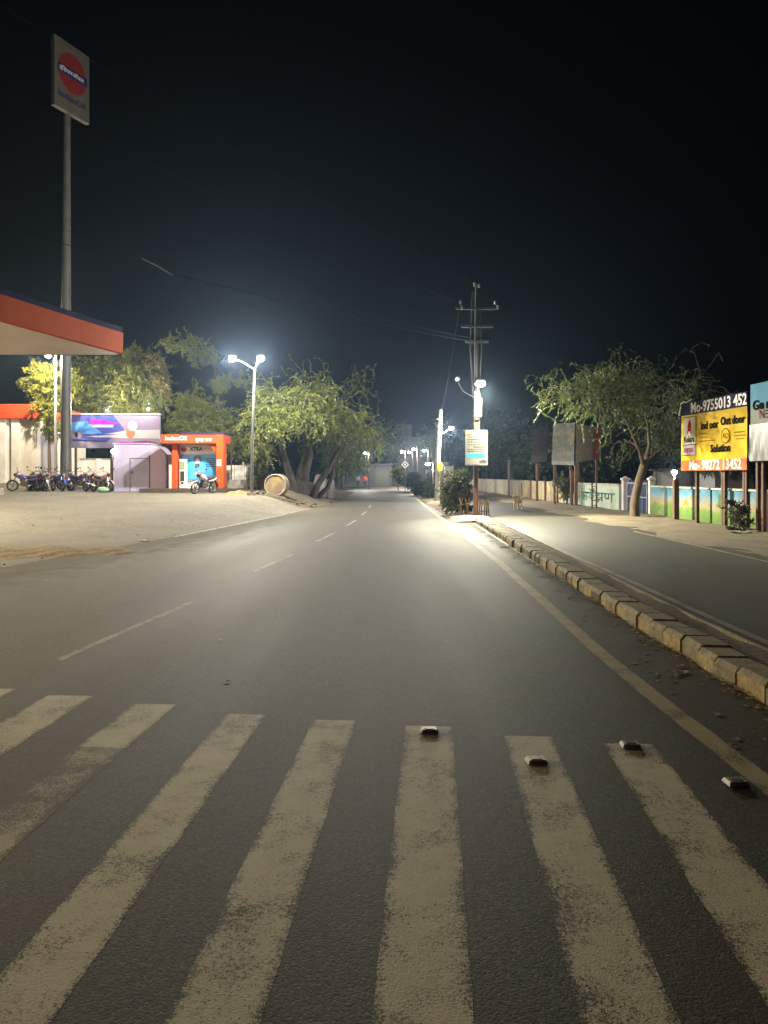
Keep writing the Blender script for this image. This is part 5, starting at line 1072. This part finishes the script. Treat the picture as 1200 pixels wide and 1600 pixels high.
# ---------------------------------------------------------------- motorcycles
def motorcycle(tank):
    r = empty('motorcycle', (0, 0, 0))
    for x in (.64, -.62):
        wh = MB(); wh.ring((x, 0, .30), (0, 1, 0), .225, .018, 24, 6); wh.tube([(x, -.05, .30), (x, .05, .30)], .045, 10)
        for a in range(6): wh.tube([(x, 0, .30), (x+.225*math.cos(a*1.047), 0, .30+.225*math.sin(a*1.047))], .013, 5)
        wo = wh.build('wheel', M['galv'], r); MB().ring((x, 0, .30), (0, 1, 0), .262, .045, 26, 8).build('tyre', M['black'], wo)
    MB().tube([(.47, 0, .86), (.25, 0, .80), (-.02, 0, .68)], [.10, .15, .11], 12).build('fuel_tank', M[tank], r)
    MB().tube([(.03, 0, .74), (-.25, 0, .73), (-.55, 0, .79), (-.66, 0, .80)], [.09, .115, .10, .05], 10).build('seat', M['black'], r)
    b = MB()
    for s_ in (-1, 1): b.tube([(.64, .075*s_, .30), (.42, .075*s_, .98)], .022, 8)
    b.build('fork', M['chrome'], r)
    b = MB(); b.tube([(.35, -.36, 1.05), (.42, -.16, 1.03), (.43, 0, 1.0), (.42, .16, 1.03), (.35, .36, 1.05)], .014, 6); b.build('handlebar', M['darksteel'], r)
    b = MB()
    for s_ in (-1, 1): b.tube([(.40, .28*s_, 1.04), (.42, .32*s_, 1.20)], .007, 5); b.ball((.42, .34*s_, 1.23), (.015, .06, .04), 8, 6)
    b.build('mirrors', M['glossblack'], r)
    hl = MB().ball((.50, 0, .88), (.09, .10, .10), 12, 8).build('headlight', M['glossblack'], r); MB().disc((.588, 0, .88), (0, 1, 0), (0, 0, 1), .08, 16).build('lens', M['chrome'], hl)
    b = MB(); b.box((.08, 0, .42), (.34, .24, .26)); b.tube([(.10, 0, .5), (.22, 0, .66)], [.10, .11], 10); b.build('engine', M['darksteel'], r, bevel=.03)
    MB().tube([(.40, 0, .90), (.10, 0, .30), (-.2, 0, .34), (-.35, 0, .66), (-.7, 0, .72)], .022, 6).build('frame', M['darksteel'], r)
    MB().tube([(.22, -.13, .45), (.10, -.15, .24), (-.3, -.17, .28), (-.85, -.19, .40)], [.022, .025, .045, .05], 8).build('exhaust', M['chrome'], r)
    def guard(x, a0, a1):
        b = MB(); vs = []
        for i in range(9):
            a = a0+(a1-a0)*i/8
            for s_ in (-1, -.4, .4, 1): vs.append((x+.335*math.cos(a), .065*s_, .30+(.335-.02*abs(s_))*math.sin(a)))
        b.add(vs, [(i*4+j, i*4+j+1, (i+1)*4+j+1, (i+1)*4+j) for i in range(8) for j in range(3)], 0, True); return b
    guard(.64, R(20), R(140)).build('front_mudguard', M[tank], r); guard(-.62, R(40), R(175)).build('rear_mudguard', M['glossblack'], r)
    MB().tube([(-.15, 0, .62), (-.5, 0, .66), (-.78, 0, .74)], [.10, .11, .05], 8).build('side_panel', M[tank], r)
    MB().box((-.82, 0, .72), (.05, .14, .08)).build('tail_lamp', M['redl'], r, bevel=.01)
    b = MB()
    for s_ in (-1, 1): b.ball((.46, .17*s_, .86), (.03, .035, .03), 8, 6); b.ball((-.80, .15*s_, .68), (.03, .035, .03), 8, 6)
    b.build('indicators', M['amber'], r)
    b = MB()
    for s_ in (-1, 1): b.tube([(-.62, .10*s_, .30), (-.48, .11*s_, .68)], .03, 8)
    b.build('shock_absorbers', M['chrome'], r)
    MB().tube([(-.05, .10, .25), (-.12, .26, .01)], .014, 6).build('kickstand', M['darksteel'], r)
    return r
bikes = [('bpur', 40, 43.2, -150, 'purple-tanked motorcycle, first of the row beside the white building'), ('bred', 55, 43.6, -35, 'dark red motorcycle second in the row, nose to the right'), ('bsil', 70, 43.0, -60, 'silvery motorcycle third in the row, close before the slim lamp post'),
         ('bblue', 90, 43.2, -45, 'motorcycle with a bright blue tank before the tall sign pole'), ('bpur2', 122, 43.0, -30, 'motorcycle with a violet-blue tank just right of the tall sign pole'), ('bsil2', 62, 44.4, -48, 'silver motorcycle half hidden behind the slim lamp post'), ('bblue2', 108, 44.3, -70, 'blue motorcycle tucked behind the tall sign pole on its right'), ('bred3', 140, 43.6, -50, 'dark red motorcycle between the violet-blue one and the pinkish one'), ('bred2', 78, 44.6, -140, 'dark red motorcycle half hidden behind the bright blue tank'), ('bpur3', 48, 44.6, -60, 'motorcycle half hidden behind the first two of the row'), ('bpink', 158, 41.8, -32, 'pinkish grey motorcycle last in the row beside the lilac cabin')]
protos = {}
for tk, px, Y, rz, lab in bikes:
    key = tk.rstrip('23')
    if key in protos: o = copy_tree(protos[key])
    else: o = protos[key] = motorcycle(key)
    put(o, lab, 'motorcycle', 'motorcycles parked at the petrol station'); x = P(px, 0, Y).x
    o.location = (x, Y, gz(x, Y)+.012); o.rotation_euler = (R(-6), 0, R(rz)); o.scale = (1.04, 1.04, 1.04)
o = copy_tree(protos['bsil']); put(o, 'lone motorcycle leaning at the edge of the orange kiosk platform', 'motorcycle', 'motorcycles parked at the petrol station'); x = P(318, 0, 38.3).x
o.location = (x, 38.3, gz(x, 38.3)+.012); o.rotation_euler = (R(-10), 0, R(-118))
p = P(161, 768, 41); b = MB().ball((p.x, 41, gz(p.x, 41)+.14), (.34, .25, .16), 12, 8).build('plastic_bag', M['greenbag']); put(b, 'pale green plastic bag on the ground by the last motorcycle', 'bag')

# ---------------------------------------------------------------- people and dog
def skin_fig(name, nodes, edges, m, parent, sub=2, root=0):
    me = bpy.data.meshes.new(name); me.from_pydata([n_[0] for n_ in nodes], edges, []); o = bpy.data.objects.new(name, me); COL.objects.link(o)
    o.modifiers.new('skin', 'SKIN'); me.skin_vertices or me.attributes
    for i, n_ in enumerate(nodes):
        rr = n_[1]; me.skin_vertices[0].data[i].radius = rr if hasattr(rr, '__len__') else (rr, rr); me.skin_vertices[0].data[i].use_root = (i == root)
    s_ = o.modifiers.new('sub', 'SUBSURF'); s_.levels = sub; s_.render_levels = sub; me.materials.append(m); o.parent = parent
    for p_ in me.polygons: p_.use_smooth = True
    return o
def person(loc, rz, top, bottom, label, stride=.2, H=1.68):
    k_ = H/1.68; r = empty('person', (0, 0, 0), label, 'person')
    V_ = lambda x, y, z: Vector((x*k_, y*k_, z*k_))
    nodes = [(V_(0, 0, .94), (.13, .10)), (V_(0, 0, 1.12), (.13, .09)), (V_(0, .01, 1.30), (.16, .10)), (V_(0, 0, 1.41), (.09, .07)), (V_(0, .02, 1.48), .052), (V_(0, .03, 1.56), (.072, .085)), (V_(0, .03, 1.64), (.066, .078)),
             (V_(.19, 0, 1.37), .055), (V_(.24, -.06*stride*3, 1.12), .043), (V_(.25, .12*stride*3, .90), .033), (V_(.25, .15*stride*3, .80), .03), (V_(-.19, 0, 1.37), .055), (V_(-.24, .06*stride*3, 1.12), .043), (V_(-.25, -.02, .90), .033), (V_(-.25, -.01, .80), .03),
             (V_(.095, 0, .88), .09), (V_(.10, stride*.7, .50), .065), (V_(.10, stride*.5, .09), .042), (V_(.10, stride*.5+.14, .03), .032), (V_(-.095, 0, .88), .09), (V_(-.10, -stride*.2, .50), .065), (V_(-.10, -stride*1.2, .10), .042), (V_(-.10, -stride*1.2+.13, .03), .032)]
    ed = [(0, 1), (1, 2), (2, 3), (3, 4), (4, 5), (5, 6), (2, 7), (7, 8), (8, 9), (9, 10), (2, 11), (11, 12), (12, 13), (13, 14), (0, 15), (15, 16), (16, 17), (17, 18), (0, 19), (19, 20), (20, 21), (21, 22)]
    skin_fig('body', nodes, ed, M['skin'], r)
    g = lambda i, a: (nodes[i][0], tuple(q+a for q in nodes[i][1]) if hasattr(nodes[i][1], '__len__') else (nodes[i][1]+a,)*2)
    skin_fig('shirt', [g(0, .03), g(1, .03), g(2, .025), (V_(0, 0, 1.40), (.10, .08)), g(7, .025), (V_(.225, -.05*stride, 1.18), .062), g(11, .025), (V_(-.225, .05*stride, 1.18), .062)], [(0, 1), (1, 2), (2, 3), (2, 4), (4, 5), (2, 6), (6, 7)], top, r)
    skin_fig('trousers', [(V_(0, 0, .96), (.15, .12)), g(15, .025), g(16, .025), (nodes[17][0]+V_(0, 0, .02), .06), g(19, .025), g(20, .025), (nodes[21][0]+V_(0, 0, .02), .06)], [(0, 1), (1, 2), (2, 3), (0, 4), (4, 5), (5, 6)], bottom, r)
    MB().ball(V_(0, .0, 1.62), (.082*k_, .095*k_, .085*k_), 12, 8).build('hair', M['hair'], r)
    f_ = MB(); f_.ball(V_(0, .125, 1.565), (.014, .02, .02), 6, 5); f_.build('nose', M['skin'], r)
    for s_ in (-1, 1): MB().ball(V_(.10*s_, stride*.5+.06 if s_ > 0 else -stride*1.2+.06, .035), (.045, .13, .04), 8, 6).build('shoe', M['black'], r)
    r.location = loc; r.rotation_euler = (0, 0, rz); return r
Y = 96; person((P(570.5, 0, Y).x, Y, .012), R(4), M['red'], M['navy'], 'person in red shirt and dark trousers walking at the far road end', .2)
Y = 96.5; person((P(559.5, 0, Y).x, Y, .012), R(-8), M['greyc'], M['navy'], 'person in dark grey-blue clothes walking beside the one in red', .16)
def dog(loc, rz):
    r = empty('dog', (0, 0, 0), 'tan street dog standing side-on in the right carriageway', 'dog')
    N_ = [((-.22, 0, .44), (.085, .10)), ((-.05, 0, .45), (.085, .095)), ((.15, 0, .45), (.10, .13)), ((.28, 0, .50), (.075, .09)), ((.38, 0, .60), (.055, .065)), ((.46, 0, .66), (.06, .065)), ((.56, 0, .63), (.035, .035)), ((.62, 0, .615), (.026, .026)),
          ((.20, .075, .34), .05), ((.19, .08, .18), .028), ((.20, .08, .05), .022), ((.235, .08, .02), .026), ((.22, -.075, .34), .05), ((.25, -.08, .18), .028), ((.25, -.08, .05), .022), ((.285, -.08, .02), .026),
          ((-.25, .075, .34), .06), ((-.18, .08, .24), .036), ((-.29, .08, .15), .024), ((-.27, .08, .04), .021), ((-.235, .08, .02), .025), ((-.25, -.075, .34), .06), ((-.22, -.08, .24), .036), ((-.33, -.08, .15), .024), ((-.31, -.08, .04), .021), ((-.275, -.08, .02), .025),
          ((-.31, 0, .49), .03), ((-.42, 0, .53), .022), ((-.48, 0, .62), .018), ((-.44, 0, .70), .012)]
    E_ = [(0, 1), (1, 2), (2, 3), (3, 4), (4, 5), (5, 6), (6, 7), (2, 8), (8, 9), (9, 10), (10, 11), (2, 12), (12, 13), (13, 14), (14, 15), (0, 16), (16, 17), (17, 18), (18, 19), (19, 20), (0, 21), (21, 22), (22, 23), (23, 24), (24, 25), (0, 26), (26, 27), (27, 28), (28, 29)]
    skin_fig('body', N_, E_, M['fur'], r, root=1)
    for s_ in (-1, 1): MB().add([(.42, .035*s_, .70), (.46, .07*s_, .69), (.45, .055*s_, .79), (.44, .045*s_, .72)], [(0, 1, 2), (1, 3, 2), (3, 0, 2)]).build('ear', M['fur'], r)
    MB().ball((.645, 0, .62), .014, 6, 5).build('nose', M['black'], r)
    r.location = loc; r.rotation_euler = (0, 0, rz); return r
d = dog((P(809, 0, 35.5).x, 35.5, .006), R(238))

# ---------------------------------------------------------------- night air round the whole place
hz = MB().box((0, 78, 16), (190, 214, 35)).build('haze', None)
hz.data.materials.clear()
hm = bpy.data.materials.new('night_air'); hm.use_nodes = True; nt = hm.node_tree; nt.nodes.clear()
out = nt.nodes.new('ShaderNodeOutputMaterial'); pv = nt.nodes.new('ShaderNodeVolumePrincipled'); pv.inputs['Color'].default_value = (.45, .66, 1, 1); pv.inputs['Density'].default_value = .0005; pv.inputs['Anisotropy'].default_value = .78
nt.links.new(pv.outputs[0], out.inputs['Volume']); hz.data.materials.append(hm)
put(hz, 'thin hazy night air glowing round the street lamps', 'haze', kind='stuff')
